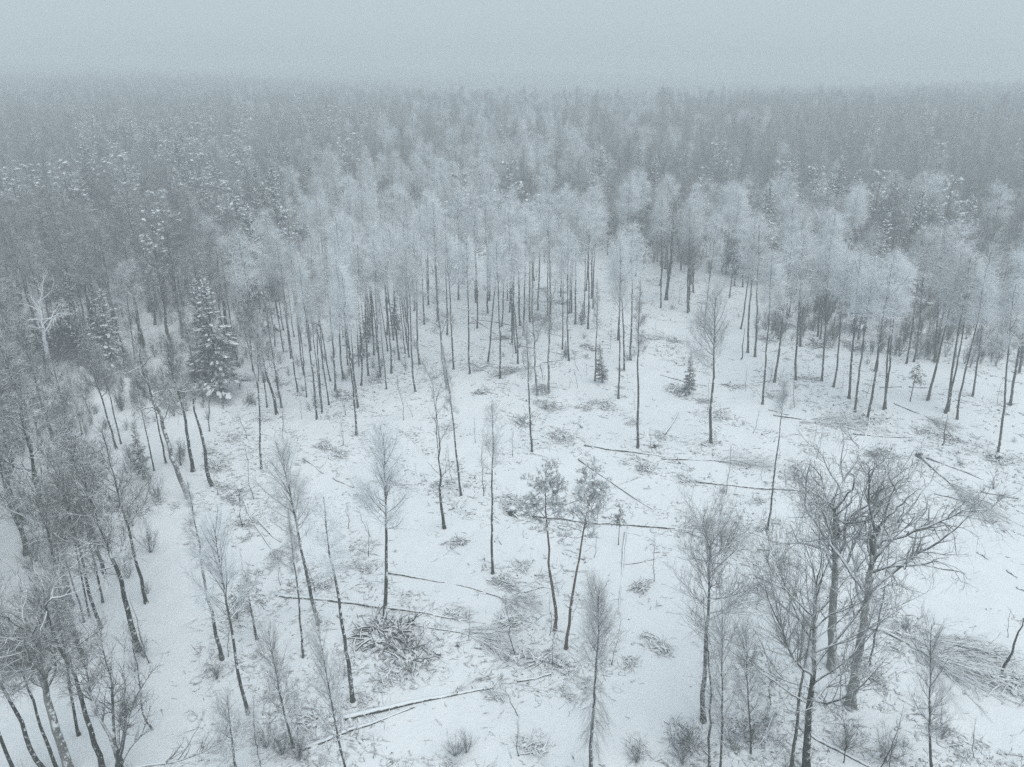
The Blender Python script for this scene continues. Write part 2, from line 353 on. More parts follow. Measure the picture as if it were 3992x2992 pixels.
SAPLINGS=[
(-3.2,76.7,-0.07,-0,7.74),
(0.28,50.41,-0.78,0,6.45),
(8.03,49.67,0.52,-0.08,4.77),
(13.37,60.68,-0.36,0.08,5.32),
(3.19,53.15,-0.01,0,4.36),
(0.46,40.3,-0.01,0,3.72),
(0.43,44.09,-1.31,0.01,3.24),
(4.24,58.5,-0.27,0.02,2.13),
(-8.84,54.18,0.09,0.01,2.64),
(9.03,70.6,0.27,-0.03,5.49),
(8.09,64.45,0.12,-0.02,2.83),
(31.84,92.64,0.28,-0.1,3.68),
(24.07,76.35,-0.14,0.05,6.61),
(40.14,101.06,-0.89,0.36,7.36),
(46.14,112.55,-0.27,0.11,2.12),
(35.47,104.86,-0.78,0.26,2.2),
(34.96,107.32,-0.21,0.07,4.13),
(27.67,100.5,-0.26,0.07,5.28),
(29.07,79.67,-0.04,0.01,2.66),
(15.84,55.78,-0.33,0.09,1.59),
(16.22,55.89,0.02,-0,1.4),
(25.05,39.23,0.44,-0.28,6.36),
(25.82,39.23,-0.28,0.19,4.92),
(23.03,40.03,-0.87,0.5,5.93),
(31.43,43.48,-0.39,0.28,3.12),
(41.9,52.74,-0.33,0.26,2.83),
(24.65,66.4,-0.16,0.06,0.83),
(-39.81,92.39,1.6,0.69,10.46),
(-28.65,75.11,-0.09,-0.03,6.88),
(-28.58,86.84,0.51,0.17,8.52),
(-34.22,90.24,-0.65,-0.25,3.91),
(-28.94,97.22,0.06,0.02,2.79),
(-21.61,89.54,-0.06,-0.01,2.99),
(-23.07,98.56,-0.51,-0.12,3),
(-25.81,96.69,0.87,0.23,1.6),
(-21.65,89.54,0.04,0.01,2.98),
(-23.12,98.56,-0.39,-0.09,3.23),
(-13.69,98.02,-0.94,-0.13,3.11),
(-14.9,96.96,-0.6,-0.09,6.97),
(-7.95,82.21,0.31,0.03,3.67),
(-7,79.86,-0.41,-0.04,4.89),
(9.35,110.54,-0.9,0.08,1.31),
(-3.11,122.82,-0.25,-0.01,2.59),
(10.66,116.04,-1.13,0.1,3.54),
(11.76,113.92,-0.2,0.02,2.17),
(26.02,133.01,-0.33,0.06,2.73),
(14.85,111.87,-0.33,0.04,1.87),
(-29.33,49.67,-0.26,-0.15,6.69),
(-18.02,58.62,-0.39,-0.12,3.28),
(-25.22,49.39,0.21,0.11,0.81),
(-24.4,48.05,0.02,0.01,0.97),
(-17.06,69.36,-0,-0,3.13),
(-23.5,53.76,0.4,0.18,1.91),
(-21.01,67.85,0.16,0.05,1.72),
(-17.1,69.36,0.16,0.04,3.1),
(-14.6,68.15,-0.96,-0.21,3.41),
(-9.58,40.03,0.05,0.01,2.39),
(6.86,48.58,-0.21,0.03,2.09),
(0.66,65.55,0.64,-0.01,0.96),
]
CLEARING=[(-22.87,34.8),(-25.83,42.09),(-32.78,56.44),(-35.08,74.55),(-40.64,97.77),(-40.16,115.34),(-46.28,151.28),(-53.8,191.57),(-56.22,233.43),(-22.91,248.64),(-1.92,199.33),(18.44,199.33),(31.83,178.48),(56.15,169.29),(57.29,151.28),(61.23,142.04),(74.47,142.04),(103.2,151.28),(144.97,158.05),(44.02,31.78),(-32.2,31.78)]
BUSHES=[(-3.96,40.3,2.6),(-3.18,40.58,2.2),(-16.08,40.58,3.2),(-17.38,41.13,2.6),(-14.69,40.03,3),(11.86,40.03,3.4),(16.95,41.7,3),(18.56,43.17,2.4),(23.46,41.13,3.4),(15.64,41.13,2.2),(30.79,41.99,2),(12.31,41.13,3),(8.69,40.03,2.4),(-23.19,47.87,2),(-23.98,55.03,2.2),(33.53,53.35,2),(25.96,40.03,3.4)]
STUMPS=[(0.07,72.69,0.4,'dark stump with roots at the butt of the long twiggy log'),(-1.57,131.39,0.38,'dark stump among birch stems beside a brush heap'),(59.55,84.77,0.35,'dark stump under the slim birch at the clearing side'),(50.54,86.05,0.36,'stump at the butt of the felled birch'),(-30.61,76.45,0.36,'low stump near the dark broken snag'),(18.2,88.08,0.3,'small stump beside the dark log with a butt end')]
THICKET=[(43.38,135.08),(57.64,158.05),(91.99,179.81),(134.66,186.7),(89.17,117.4),(69.44,115.34),(57.33,121.7),(47.27,126.29)]
SCRUBW=[(-65.85,84.27),(-47.73,89.28),(-43.04,100.9),(-45.88,123.96),(-65.2,128.69),(-91.29,123.96)]
SCRUB=[(-40.64,97.77),(-35.83,100.9),(-20.69,97.01),(-15.38,117.4),(-19.6,154.6),(-49.14,173.36),(-49.04,133.76)]
STAND=[(-37.14,100.9),(-19.55,97.77),(-10.74,115.34),(-8.72,131.18),(10.75,139.18),(25.62,158.05),(30.55,184.35),(-0.75,207.68),(-23.62,256.95),(-58.73,244.67),(-52.98,158.05),(-44.57,115.34)]
LANES=[[(39.48,61.88),(46.73,58.39)],[(33.73,46.54),(37.32,42.93)],[(40.83,66.51),(50.69,64.91)],[(17.24,61.16),(20.99,55.81)],[(-23.86,38.21),(-29.92,51.69),(-33.96,69.03)],[(58.01,165.39),(37.89,123.96),(31.73,105.94),(36.43,97.01)],[(-7.05,43.8),(1.46,42.09),(10.75,43.8),(14.41,57.73)],[(-7.25,105.94),(-2.83,93.36)],[(5.31,84.27),(19.33,75.54)],[(10.46,66.51),(11.92,50.6)],[(37.44,57.73),(40.26,51.69)],[(37.72,61.88),(46.53,62.62)],[(-12.31,69.03),(-2.29,55.81)],[(21.62,115.34),(22.04,94.79)],[(-4.1,68.18),(2.5,65.71)]]
# ------------------------------------------------------------------ helpers
def gz(x,y):
    x=np.asarray(x,float); y=np.asarray(y,float)
    big=.35*np.sin(x*.045+1.3)*np.sin(y*.038+.4)+.22*np.sin(x*.11+y*.07)
    mid=.11*np.sin(x*.63+1.1*np.sin(y*.4))*np.sin(y*.57+.8*np.sin(x*.5))+.05*np.sin(x*1.7+y*1.1)*np.sin(y*1.9-x*.8)
    r=np.hypot(x,y); k=np.clip((r-260)/420,0,1); k=k*k*(3-2*k)                     # low swells in the far country
    far=k*(6+7*np.sin(x*.0062+.9)*np.sin(y*.0051+.3)+5*np.sin(x*.0021-y*.0034+2.2)-.012*np.clip(x,-700,700))
    return big+mid+far
def g1(x,y): return float(gz(x,y))
def inpoly(px,py,poly):
    px=np.asarray(px); py=np.asarray(py); r=np.zeros(px.shape,bool); n=len(poly)
    for i in range(n):
        x0,y0=poly[i]; x1,y1=poly[(i+1)%n]
        c=((y0>py)!=(y1>py))&(px<(x1-x0)*(py-y0)/((y1-y0) or 1e-9)+x0); r^=c
    return r
def lane_dist(px,py):
    d=np.full(np.shape(px),1e9)
    for l in LANES:
        for (ax,ay),(bx,by) in zip(l[:-1],l[1:]):
            vx,vy=bx-ax,by-ay; t=np.clip(((px-ax)*vx+(py-ay)*vy)/(vx*vx+vy*vy),0,1)
            d=np.minimum(d,np.hypot(px-ax-t*vx,py-ay-t*vy))
    return d
def nrm(v): return v/np.maximum(np.linalg.norm(v,axis=-1,keepdims=True),1e-9)
class Geo:
    def __init__(s): s.v=[]; s.f=[]; s.m=[]; s.n=0; s.sm=[]
    def add(s,V,Fq,mat=0,smooth=False):
        s.v.append(V); s.f.append(Fq+s.n); s.n+=len(V); s.m.append(np.full(len(Fq),mat)); s.sm.append(np.full(len(Fq),smooth))
    def tubes(s,P,R,sides=3,mat=0,smooth=False):
        N,K,_=P.shape
        if N==0: return
        T=np.empty_like(P); T[:,1:-1]=P[:,2:]-P[:,:-2]; T[:,0]=P[:,1]-P[:,0]; T[:,-1]=P[:,-1]-P[:,-2]; T=nrm(T)
        ax=np.eye(3)[np.argmin(np.abs(P[:,-1]-P[:,0]),axis=1)][:,None,:]
        U=nrm(np.cross(T,np.broadcast_to(ax,T.shape))); Vv=np.cross(T,U)
        a=np.arange(sides)*2*np.pi/sides
        V=P[:,:,None,:]+R[:,:,None,None]*(np.cos(a)[None,None,:,None]*U[:,:,None,:]+np.sin(a)[None,None,:,None]*Vv[:,:,None,:])
        idx=np.arange(N*K*sides).reshape(N,K,sides); j=np.roll(np.arange(sides),-1)
        F=np.stack([idx[:,:-1,:],idx[:,:-1,j],idx[:,1:,j],idx[:,1:,:]],-1).reshape(-1,4)
        s.add(V.reshape(-1,3),F,mat,smooth)
    def blobs(s,C,T,size,rng,mat=0):       # flattened snow clumps lying along T
        u=_ico_v; n=len(C)
        if n==0: return
        T=nrm(T); S=nrm(np.cross(T,np.tile([[0,0,1.]],(n,1)))); Z=np.cross(S,T)
        k=1+.22*rng.standard_normal((n,len(u),1))
        L=u[None]*k
        V=C[:,None]+L[...,0:1]*size[:,None,0:1]*T[:,None]+L[...,1:2]*size[:,None,1:2]*S[:,None]+L[...,2:3]*size[:,None,2:3]*Z[:,None]
        F=(_ico_f[None]+(np.arange(n)*len(u))[:,None,None]).reshape(-1,4)
        s.add(V.reshape(-1,3),F,mat,True)
    def mesh(s,name,mats):
        V=np.concatenate(s.v); F=np.concatenate(s.f); M=np.concatenate(s.m); SM=np.concatenate(s.sm)
        me=bpy.data.meshes.new(name); nf=len(F)
        me.vertices.add(len(V)); me.vertices.foreach_set('co',V.astype(np.float32).ravel())
        me.loops.add(nf*4); me.loops.foreach_set('vertex_index',F.astype(np.int32).ravel())
        me.polygons.add(nf); me.polygons.foreach_set('loop_start',np.arange(0,nf*4,4,dtype=np.int32)); me.polygons.foreach_set('loop_total',np.full(nf,4,np.int32))
        me.polygons.foreach_set('material_index',M.astype(np.int32)); me.polygons.foreach_set('use_smooth',SM)
        for m in mats: me.materials.append(m)
        me.update(calc_edges=True); return me
def _sphere():
    vs=[]; fs=[]; nu,nv=6,4
    for j in range(nv+1):
        t=math.pi*(.08+.84*j/nv)
        for i in range(nu): vs.append((math.sin(t)*math.cos(2*math.pi*i/nu),math.sin(t)*math.sin(2*math.pi*i/nu),math.cos(t)))
    for j in range(nv):
        for i in range(nu): fs.append((j*nu+i,j*nu+(i+1)%nu,(j+1)*nu+(i+1)%nu,(j+1)*nu+i)[::-1])
    fs.append((0,1,2,3)); fs.append((0,3,4,5)); b=nv*nu; fs.append((b+3,b+2,b+1,b)); fs.append((b+5,b+4,b+3,b))
    return np.array(vs),np.array(fs)
_ico_v,_ico_f=_sphere()
def walk(rng,pos,d,length,k,up,wob,bend=None):
    n=len(pos); P=np.empty((n,k,3)); P[:,0]=pos; d=nrm(d); st=(length/(k-1))[:,None]
    for i in range(1,k):
        d=d+wob*rng.standard_normal((n,3)); d[:,2]+=up if np.isscalar(up) else up[:,i-1] if np.ndim(up)==2 else up
        d=nrm(d); P[:,i]=P[:,i-1]+d*st
    return P
def taper(r0,r1,k,p=1.): 
    t=np.linspace(0,1,k)**p; return r0[:,None]*(1-t)+r1[:,None]*t if np.ndim(r1) else r0[:,None]*(1-t)+r1*t
def spawn(rng,P,R,n,t0,t1,ang,asd,L,k,up,wob,rf,rmin,rel=True,flat=0):
    N,K,_=P.shape; Lp=np.linalg.norm(np.diff(P,axis=1),axis=2).sum(1)
    pi=rng.choice(N,n,p=Lp/Lp.sum()); t=t0+(t1-t0)*rng.random(n); f=np.minimum(t*(K-1),K-1.001); i=f.astype(int); a=(f-i)[:,None]
    pos=P[pi,i]*(1-a)+P[pi,i+1]*a; rad=R[pi,i]*(1-a[:,0])+R[pi,i+1]*a[:,0]; tan=nrm(P[pi,i+1]-P[pi,i])
    q=rng.standard_normal((n,3)); q[:,2]*=(1-flat); q=nrm(q-(q*tan).sum(1,keepdims=True)*tan)
    an=np.radians(ang+asd*rng.standard_normal(n))[:,None]; d=np.cos(an)*tan+np.sin(an)*q
    ln=(L*Lp[pi]*(1.15-.75*t) if rel else L)*np.clip(1+.3*rng.standard_normal(n),.4,1.8)*np.ones(n)
    r0=np.maximum(np.minimum(rad*rf,rad),rmin); C=walk(rng,pos,d,ln,k,up,wob)
    return C,taper(r0,np.full(n,rmin*.6),k)
def stem(rng,h,r0,wob,k=14,r1=.02,flare=1.35,p=.9,bend=0):
    z=np.concatenate([[-.35,.12,.55],np.linspace(1.5,h,k-3)]); t=np.clip(z/h,0,1)
    w=np.cumsum(rng.standard_normal((k,2)),axis=0)*wob; w-=w[:1]; w=w-np.outer(t,w[-1]); w[:4]*=np.array([0,.1,.3,.7])[:,None]     # ends above its foot
    w[:,0]+=bend*np.sin(t*np.pi)
    P=np.column_stack([w,z])[None]; r=r0*(1-t)**p+r1; r[0]*=flare*1.25; r[1]*=flare; r[2]*=1.08
    return P,r[None]
def branches(rng,P,R,n,c0,c1,prof,el0,el1,k,up,wob,rf,rmin):
    K=P.shape[1]; t=np.sort(c0+(c1-c0)*(np.arange(n)+rng.random(n))/n); f=np.minimum(t*(K-1),K-1.001); i=f.astype(int); a=(f-i)[:,None]
    pos=P[0,i]*(1-a)+P[0,i+1]*a; rad=R[0,i]*(1-a[:,0])+R[0,i+1]*a[:,0]; u=(t-c0)/(c1-c0)
    az=np.arange(n)*2.399+rng.normal(0,.5,n); el=np.radians(el0+(el1-el0)*u+rng.normal(0,7,n))
    d=np.column_stack([np.cos(az)*np.cos(el),np.sin(az)*np.cos(el),np.sin(el)])
    ln=np.array([prof(x) for x in u])*np.clip(1+.22*rng.standard_normal(n),.55,1.5)
    C=walk(rng,pos,d,ln,k,up,wob); r0=np.maximum(np.minimum(rad*.8,ln*rf),rmin)
    return C,taper(r0,np.full(n,rmin*.7),k)
# ------------------------------------------------------------------ materials
def mat(name,build):
    m=bpy.data.materials.new(name); m.use_nodes=True; t=m.node_tree; b=t.nodes['Principled BSDF']; b.inputs['Roughness'].default_value=.85
    if 'Specular IOR Level' in b.inputs: b.inputs['Specular IOR Level'].default_value=.15
    build(t,b); return m
def N(t,ty,**k):
    n=t.nodes.new(ty)
    for a,v in k.items(): setattr(n,a,v)
    return n
def noise(t,scale,detail=3,vec=None,rough=.6):
    n=N(t,'ShaderNodeTexNoise'); n.inputs['Scale'].default_value=scale; n.inputs['Detail'].default_value=detail; n.inputs['Roughness'].default_value=rough
    if vec is not None: t.links.new(vec,n.inputs['Vector'])
    return n.outputs['Fac']
def rng_(t,s,a,b,c=0,d=1):
    n=N(t,'ShaderNodeMapRange'); t.links.new(s,n.inputs[0])
    for i,v in enumerate((a,b,c,d)): n.inputs[i+1].default_value=v
    return n.outputs[0]
def mth(t,op,a,b):
    n=N(t,'ShaderNodeMath',operation=op)
    for i,v in enumerate((a,b)):
        if isinstance(v,(int,float)): n.inputs[i].default_value=v
        else: t.links.new(v,n.inputs[i])
    return n.outputs[0]
def mixc(t,f,a,b):
    n=N(t,'ShaderNodeMix',data_type='RGBA')
    if isinstance(f,(int,float)): n.inputs[0].default_value=f
    else: t.links.new(f,n.inputs[0])
    for s,v in ((6,a),(7,b)):
        if isinstance(v,tuple): n.inputs[s].default_value=(*v,1)
        else: t.links.new(v,n.inputs[s])
    return n.outputs[2]
SNOW=(.80,.83,.86)
def wood(name,c0,c1,lo,hi,frost=0.,speck=0.,bark=False):
    # c0/c1 bark tones; snow lies where the surface faces up (normal z between lo and hi); frost coats all round; speck = wind-blown snow patches
    def f(t,b):
        tc=N(t,'ShaderNodeTexCoord'); g=N(t,'ShaderNodeNewGeometry'); sx=N(t,'ShaderNodeSeparateXYZ'); t.links.new(g.outputs['Normal'],sx.inputs[0])
        oi=N(t,'ShaderNodeObjectInfo')
        mp=N(t,'ShaderNodeMapping'); mp.inputs['Scale'].default_value=(1,1,.22) if bark else (1,1,1); t.links.new(tc.outputs['Object'],mp.inputs[0])
        n=noise(t,6 if bark else 1.3,4,mp.outputs[0],.7); col=mixc(t,rng_(t,n,.3,.72),c0,c1)
        if bark:
            col=mixc(t,rng_(t,noise(t,.35,2,tc.outputs['Object']),.42,.7,0,.5),col,tuple(min(1,x*1.9) for x in c1))
        if frost: col=mixc(t,mth(t,'MULTIPLY',rng_(t,noise(t,.5,2,tc.outputs['Object']),.3,.7,.6,1.25),rng_(t,oi.outputs['Random'],0,1,frost*.5,frost*1.15)),col,(.79,.82,.85))
        s=rng_(t,mth(t,'ADD',sx.outputs[2],rng_(t,noise(t,2.2,3,tc.outputs['Object']),.3,.7,-.25,.25)),lo,hi)
        if speck:
            p=rng_(t,noise(t,1.7,5,tc.outputs['Object'],.75),.60-.1*speck,.66-.1*speck)
            s=mth(t,'MAXIMUM',s,mth(t,'MULTIPLY',p,rng_(t,sx.outputs[0],-.3,.6,.1,1)))
        col=mixc(t,s,col,SNOW); t.links.new(col,b.inputs['Base Color'])
        if bark:
            bp=N(t,'ShaderNodeBump'); bp.inputs['Strength'].default_value=.6; bp.inputs['Distance'].default_value=.03; t.links.new(n,bp.inputs['Height']); t.links.new(bp.outputs[0],b.inputs['Normal'])
    return mat(name,f)
M={}
M['bark']=wood('dark bark',(.014,.0155,.0135),(.038,.041,.035),.45,.75,0,.55,True)
M['barkb']=wood('birch bark',(.024,.025,.022),(.075,.077,.069),.45,.75,0,.7,True)
M['oakbark']=wood('oak bark',(.055,.05,.045),(.12,.113,.10),.15,.55,.12,1.0,True)
M['pinebark']=wood('pine bark',(.06,.045,.036),(.13,.10,.08),.5,.8,0,.3,True)
M['whitebark']=wood('snow-plastered bark',(.10,.10,.095),(.2,.2,.19),-.45,.1,.5,1.5,True)
M['limb']=wood('snow-lined limbs',(.024,.025,.022),(.058,.059,.051),.05,.45,.06)
M['limbw']=wood('white limbs',(.10,.10,.095),(.2,.2,.19),-.5,.0,.5)
M['twig']=wood('grey twigs',(.055,.057,.052),(.094,.102,.094),.35,.9,.26)
M['twigd']=wood('dark twigs',(.026,.031,.027),(.062,.068,.06),.42,.95,.10)
M['frost']=wood('frosted twigs',(.16,.158,.155),(.30,.30,.295),.2,.8,.97)
M['frostm']=wood('half frosted twigs',(.10,.098,.094),(.19,.187,.18),.25,.85,.55)
M['needle']=wood('pine needles',(.022,.042,.034),(.05,.08,.066),.25,.85,.55)
M['spruce']=wood('spruce needles',(.010,.02,.016),(.024,.04,.032),.55,1.0,.03)
M['log']=wood('fallen wood',(.02,.021,.017),(.058,.058,.048),.34,.62,0,.3,True)
M['brush']=wood('brush branches',(.04,.037,.033),(.07,.071,.062),.15,.5,.06)
M['litter']=wood('litter twigs',(.02,.021,.017),(.055,.055,.046),.4,.8,.02)
def snowm(t,b):
    tc=N(t,'ShaderNodeTexCoord'); n1=noise(t,.9,6,tc.outputs['Object'],.65); n2=noise(t,.05,3,tc.outputs['Object'])
    col=mixc(t,rng_(t,n1,.35,.7),(.80,.83,.86),(.85,.87,.89)); col=mixc(t,rng_(t,n2,.35,.65,0,.3),col,(.79,.825,.855))
    t.links.new(col,b.inputs['Base Color']); b.inputs['Roughness'].default_value=.95
    n3=noise(t,3.2,5,tc.outputs['Object'],.7); bp=N(t,'ShaderNodeBump'); bp.inputs['Strength'].default_value=.55; bp.inputs['Distance'].default_value=.22; t.links.new(n3,bp.inputs['Height'])
    t.links.new(bp.outputs[0],b.inputs['Normal'])
M['snow']=mat('snow',snowm)
# ------------------------------------------------------------------ ground
def ground():
    def ax(a,b,fa,fb,fine,grow):
        c=list(np.arange(fa,fb,fine)); s=fine
        while c[-1]<b: s*=grow; c.append(c[-1]+s)
        s=fine
        while c[0]>a: s*=grow; c.insert(0,c[0]-s)
        return np.array(c)
    X=ax(-3000,3000,-80,95,.62,1.13); Y=ax(-900,4000,32,165,.62,1.13)
    gx,gy=np.meshgrid(X,Y); z=gz(gx,gy); nx,ny=len(X),len(Y)
    V=np.column_stack([gx.ravel(),gy.ravel(),z.ravel()]); i=np.arange(nx*ny).reshape(ny,nx)
    F=np.stack([i[:-1,:-1],i[:-1,1:],i[1:,1:],i[1:,:-1]],-1).reshape(-1,4)
    g=Geo(); g.add(V,F,0,True); o=bpy.data.objects.new('snowy_ground',g.mesh('snowy_ground',[M['snow']])); COL.objects.link(o); o['kind']='structure'
ground()
# ------------------------------------------------------------------ tree kinds (20 m tall masters; every tree in the wood is a copy)
H0=20.
def protoparts(kind,seed):
    rng=np.random.default_rng(seed); tr=Geo(); cr=Geo(); extra=[]; mt='bark'; mc='twig'
    def twigs(P,R,n,L,up,wob,rmin,ang=40,k=2,t0=.1,rel=False): 
        C,r=spawn(rng,P,R,n,t0,1,ang,14,L,k,up,wob,.6,rmin,rel); cr.tubes(C,r,3); return C,r
    if kind in('birch','birchtall','birchround'):
        mt='barkb'; mc='frost'; rm={'birch':3.1,'birchtall':2.3,'birchround':3.6}[kind]; c0={'birch':.61,'birchtall':.66,'birchround':.57}[kind]
        P,R=stem(rng,19.3,.128 if kind!='birchtall' else .11,.05,16); tr.tubes(P,R,8,0,True)
        pr={'birch':lambda u:rm*(.55+.9*u-1.2*u*u+.02)*1.25,'birchtall':lambda u:rm*(.75+.5*u-1.05*u*u),'birchround':lambda u:rm*(.62+.95*u-1.2*u*u)*1.1}[kind]
        B,b=branches(rng,P,R,30,c0,.985,pr,34,68,6,.07,.12,.016,.014); cr.tubes(B,b,4,1)
        C,c=spawn(rng,B,b,360,.2,1,42,12,.46,4,.0,.16,.6,.009); cr.tubes(C,c,3)
        D,d=spawn(rng,C,c,1300,.1,1,45,15,.85,3,-.12,.17,.6,.0085,False); cr.tubes(D,d,3)
        twigs(D,d,2000,.55,-.16,.15,.0078,45)
        # odd dead side twigs on the bare stem
        E,e=branches(rng,P,R,14,.2,.5,lambda u:.9,5,30,4,-.03,.15,.01,.008); cr.tubes(E,e,3)
    elif kind in('pole','smallfan','forked'):
        mt='barkb'; mc='frostm' if kind!='smallfan' else 'frost'
        P,R=stem(rng,19.2,.145,.06,18); tr.tubes(P,R,8,0,True)
        c0={'pole':.6,'smallfan':.66,'forked':.8}[kind]; rm={'pole':1.3,'smallfan':2.3,'forked':2.0}[kind]
        B,b=branches(rng,P,R,26,c0,.98,lambda u:rm*(.8+.35*u-.8*u*u),35,66,6,.05,.11,.014,.011); cr.tubes(B,b,4)
        C,c=spawn(rng,B,b,300,.15,1,40,12,.5,5,.03,.15,.6,.008); cr.tubes(C,c,3)
        twigs(C,c,1900,.55,.02,.16,.0065,42,3)
        E,e=branches(rng,P,R,30,.22,.62,lambda u:.55,10,45,4,.0,.18,.012,.008); cr.tubes(E,e,3)
    elif kind in('fan','fanhigh','broom'):
        mt='barkb'; mc='frostm' if kind!='fanhigh' else 'frost'; c0={'fan':.34,'fanhigh':.57,'broom':.62}[kind]; rm={'fan':5.2,'fanhigh':4.4,'broom':3.2}[kind]
        P,R=stem(rng,18.6,.17,.065,16); tr.tubes(P,R,8,0,True)
        B,b=branches(rng,P,R,40,c0,.97,lambda u:rm*(.85-.1*u-.3*u*u),38,66,7,.055,.07,.013,.014); cr.tubes(B,b,4,1)
        C,c=spawn(rng,B,b,560,.12,1,30,10,.42,5,.05,.11,.6,.010); cr.tubes(C,c,3)
        D,d=spawn(rng,C,c,1700,.1,1,30,10,.9,3,.04,.12,.6,.008,False); cr.tubes(D,d,3)
        twigs(D,d,1700,.5,.0,.12,.0065,34)
        if kind=='broom':
            E,e=branches(rng,P,R,50,.3,.62,lambda u:2.6*(.5+.5*u),-50,-35,5,-.12,.07,.008,.012); cr.tubes(E,e,3)
            D,d=spawn(rng,E,e,900,.1,1,16,8,1.3,4,-.12,.1,.6,.008,False); cr.tubes(D,d,3)
    elif kind in('ash','ashhigh'):
        mc='twig'; P,R=stem(rng,15.5,.25 if kind=='ash' else .2,.055,16,.03); tr.tubes(P,R,10,0,True)
        c0=.40 if kind=='ash' else .62; rm=8.6 if kind=='ash' else 5.2
        B,b=branches(rng,P,R,24 if kind=='ash' else 26,c0,.99,lambda u:rm*(.92-.30*u) if kind=='ash' else rm*(1-.35*u),22,66,9,.095 if kind=='ash' else .05,.09 if kind=='ash' else .17,.0095,.014); extra.append(('limb',B,b,6,'limb'))
        C,c=spawn(rng,B,b,380,.15,1,38,12,.42,7,.085,.12,.6,.010); cr.tubes(C,c,4)
        D,d=spawn(rng,C,c,1450,.12,1,34,12,1.15,5,.07,.14,.6,.008,False); cr.tubes(D,d,3)
        twigs(D,d,2000,.65,.06,.15,.0062,36)
    elif kind in('oak','oakb','oakslim','deadoak'):
        mt='oakbark'; mc='twig'; big=kind in('oak','oakb')
        P,R=stem(rng,13.4 if kind!='oakslim' else 16,(.31 if big else .42) if kind!='oakslim' else .2,.07 if big else .1,16,.10 if big else .05,1.25,.75); tr.tubes(P,R,10,0,True)
        c0=.62 if big else .58; rm={'oak':8.4,'oakb':7.8,'oakslim':4.6,'deadoak':7.6}[kind]
        B,b=branches(rng,P,R,15 if big else 12,c0,.995,lambda u:rm*(.85+.1*u),30,70,12,.03,.24,.0155 if kind!='deadoak' else .03,.025); extra.append(('limb',B,b,7,'limb' if kind!='deadoak' else 'limbw'))
        C,c=spawn(rng,B,b,150 if big else 90,.25,1,48,15,.42,9,.03,.26,.66,.020); cr.tubes(C,c,5)
        D,d=spawn(rng,C,c,650 if big else 360 if kind!='deadoak' else 160,.15,1,46,16,.45,6,.02,.25,.6,.010); cr.tubes(D,d,4)
        E,e=spawn(rng,D,d,1700 if big else 1000 if kind!='deadoak' else 300,.1,1,45,16,.75,4,.0,.24,.6,.0075,False); cr.tubes(E,e,3)
        if kind!='deadoak': twigs(E,e,1000,.45,0,.2,.0062,45)
        else: mt='whitebark'; mc='limbw'
    elif kind in('forest','forestb','forestc'):
        mc='twigd' if kind!='forestc' else 'twig'
        P,R=stem(rng,18.3,{'forest':.19,'forestb':.24,'forestc':.15}[kind],.10,16); tr.tubes(P,R,8,0,True)
        c0={'forest':.54,'forestb':.5,'forestc':.62}[kind]; rm={'forest':4.0,'forestb':4.6,'forestc':3.2}[kind]
        B,b=branches(rng,P,R,26,c0,.98,lambda u:rm*(.9-.55*u),26,64,8,.045,.15,.016,.018); cr.tubes(B,b,5,1)
        C,c=spawn(rng,B,b,420,.15,1,42,14,.42,6,.03,.18,.62,.012); cr.tubes(C,c,4,1)
        D,d=spawn(rng,C,c,1600,.1,1,42,14,.9,3,.01,.25,.62,.0105,False); cr.tubes(D,d,3)
        twigs(D,d,1400,.5,0,.2,.0078,42)
    elif kind=='multi':
        P,R=stem(rng,4,.3,.05,8,.2); tr.tubes(P,R,8,0,True)
        B,b=branches(rng,P,R,7,.15,.9,lambda u:15.5,62,80,14,.012,.08,.0105,.03); extra.append(('stem',B,b,7,'limb'))
        C,c=spawn(rng,B,b,230,.3,1,36,12,.24,7,.05,.15,.6,.014); cr.tubes(C,c,4)
        D,d=spawn(rng,C,c,1300,.1,1,38,13,1.0,5,.03,.18,.6,.010,False); cr.tubes(D,d,3); twigs(D,d,2200,.5,.02,.18,.0075,38); mc='twigd'
    elif kind=='snake':
        mt='bark'; P,R=stem(rng,11,.17,.16,12,.05); tr.tubes(P,R,8,0,True); mc='twig'
        B,b=branches(rng,P,R,2,.72,.98,lambda u:9.6,80,84,14,.03,.1,.0125,.02); extra.append(('stem',B,b,6,'limb'))
        S,s=branches(rng,P,R,8,.45,.98,lambda u:3.2,35,70,8,.06,.16,.012,.012); cr.tubes(S,s,4)
        C,c=spawn(rng,B,b,46,.35,1,38,12,.22,7,.05,.2,.6,.012); cr.tubes(C,c,4)
        twigs(np.concatenate([C[:,:7],S[:,:7]]),np.concatenate([c[:,:7],s[:,:7]]),380,.6,.04,.2,.008,38,4)
    elif kind=='whip':
        P,R=stem(rng,19.5,.11,.16,16,.02); tr.tubes(P,R,6,0,True); mt='barkb'
        B,b=branches(rng,P,R,42,.3,.99,lambda u:2.1*(1-.6*u),35,68,6,.04,.12,.012,.011); cr.tubes(B,b,3)
        C,c=spawn(rng,B,b,330,.1,1,36,12,.4,4,.03,.15,.6,.009); cr.tubes(C,c,3); twigs(C,c,700,.5,.02,.15,.008,38); mc='frostm'
    elif kind=='snag':
        P,R=stem(rng,20,.3,.3,12,.12,1.2,.8); tr.tubes(P,R,7,0,True)
        B,b=branches(rng,P,R,9,.35,.97,lambda u:1.6,20,60,4,.0,.25,.02,.03); cr.tubes(B,b,3); mc='limb'
    elif kind in('spruce','spruceb'):
        mc='spruce'; P,R=stem(rng,19.8,.2,.02,12,.015); tr.tubes(P,R,8,0,True); n=95 if kind=='spruce' else 80; rm=3.5 if kind=='spruce' else 2.9
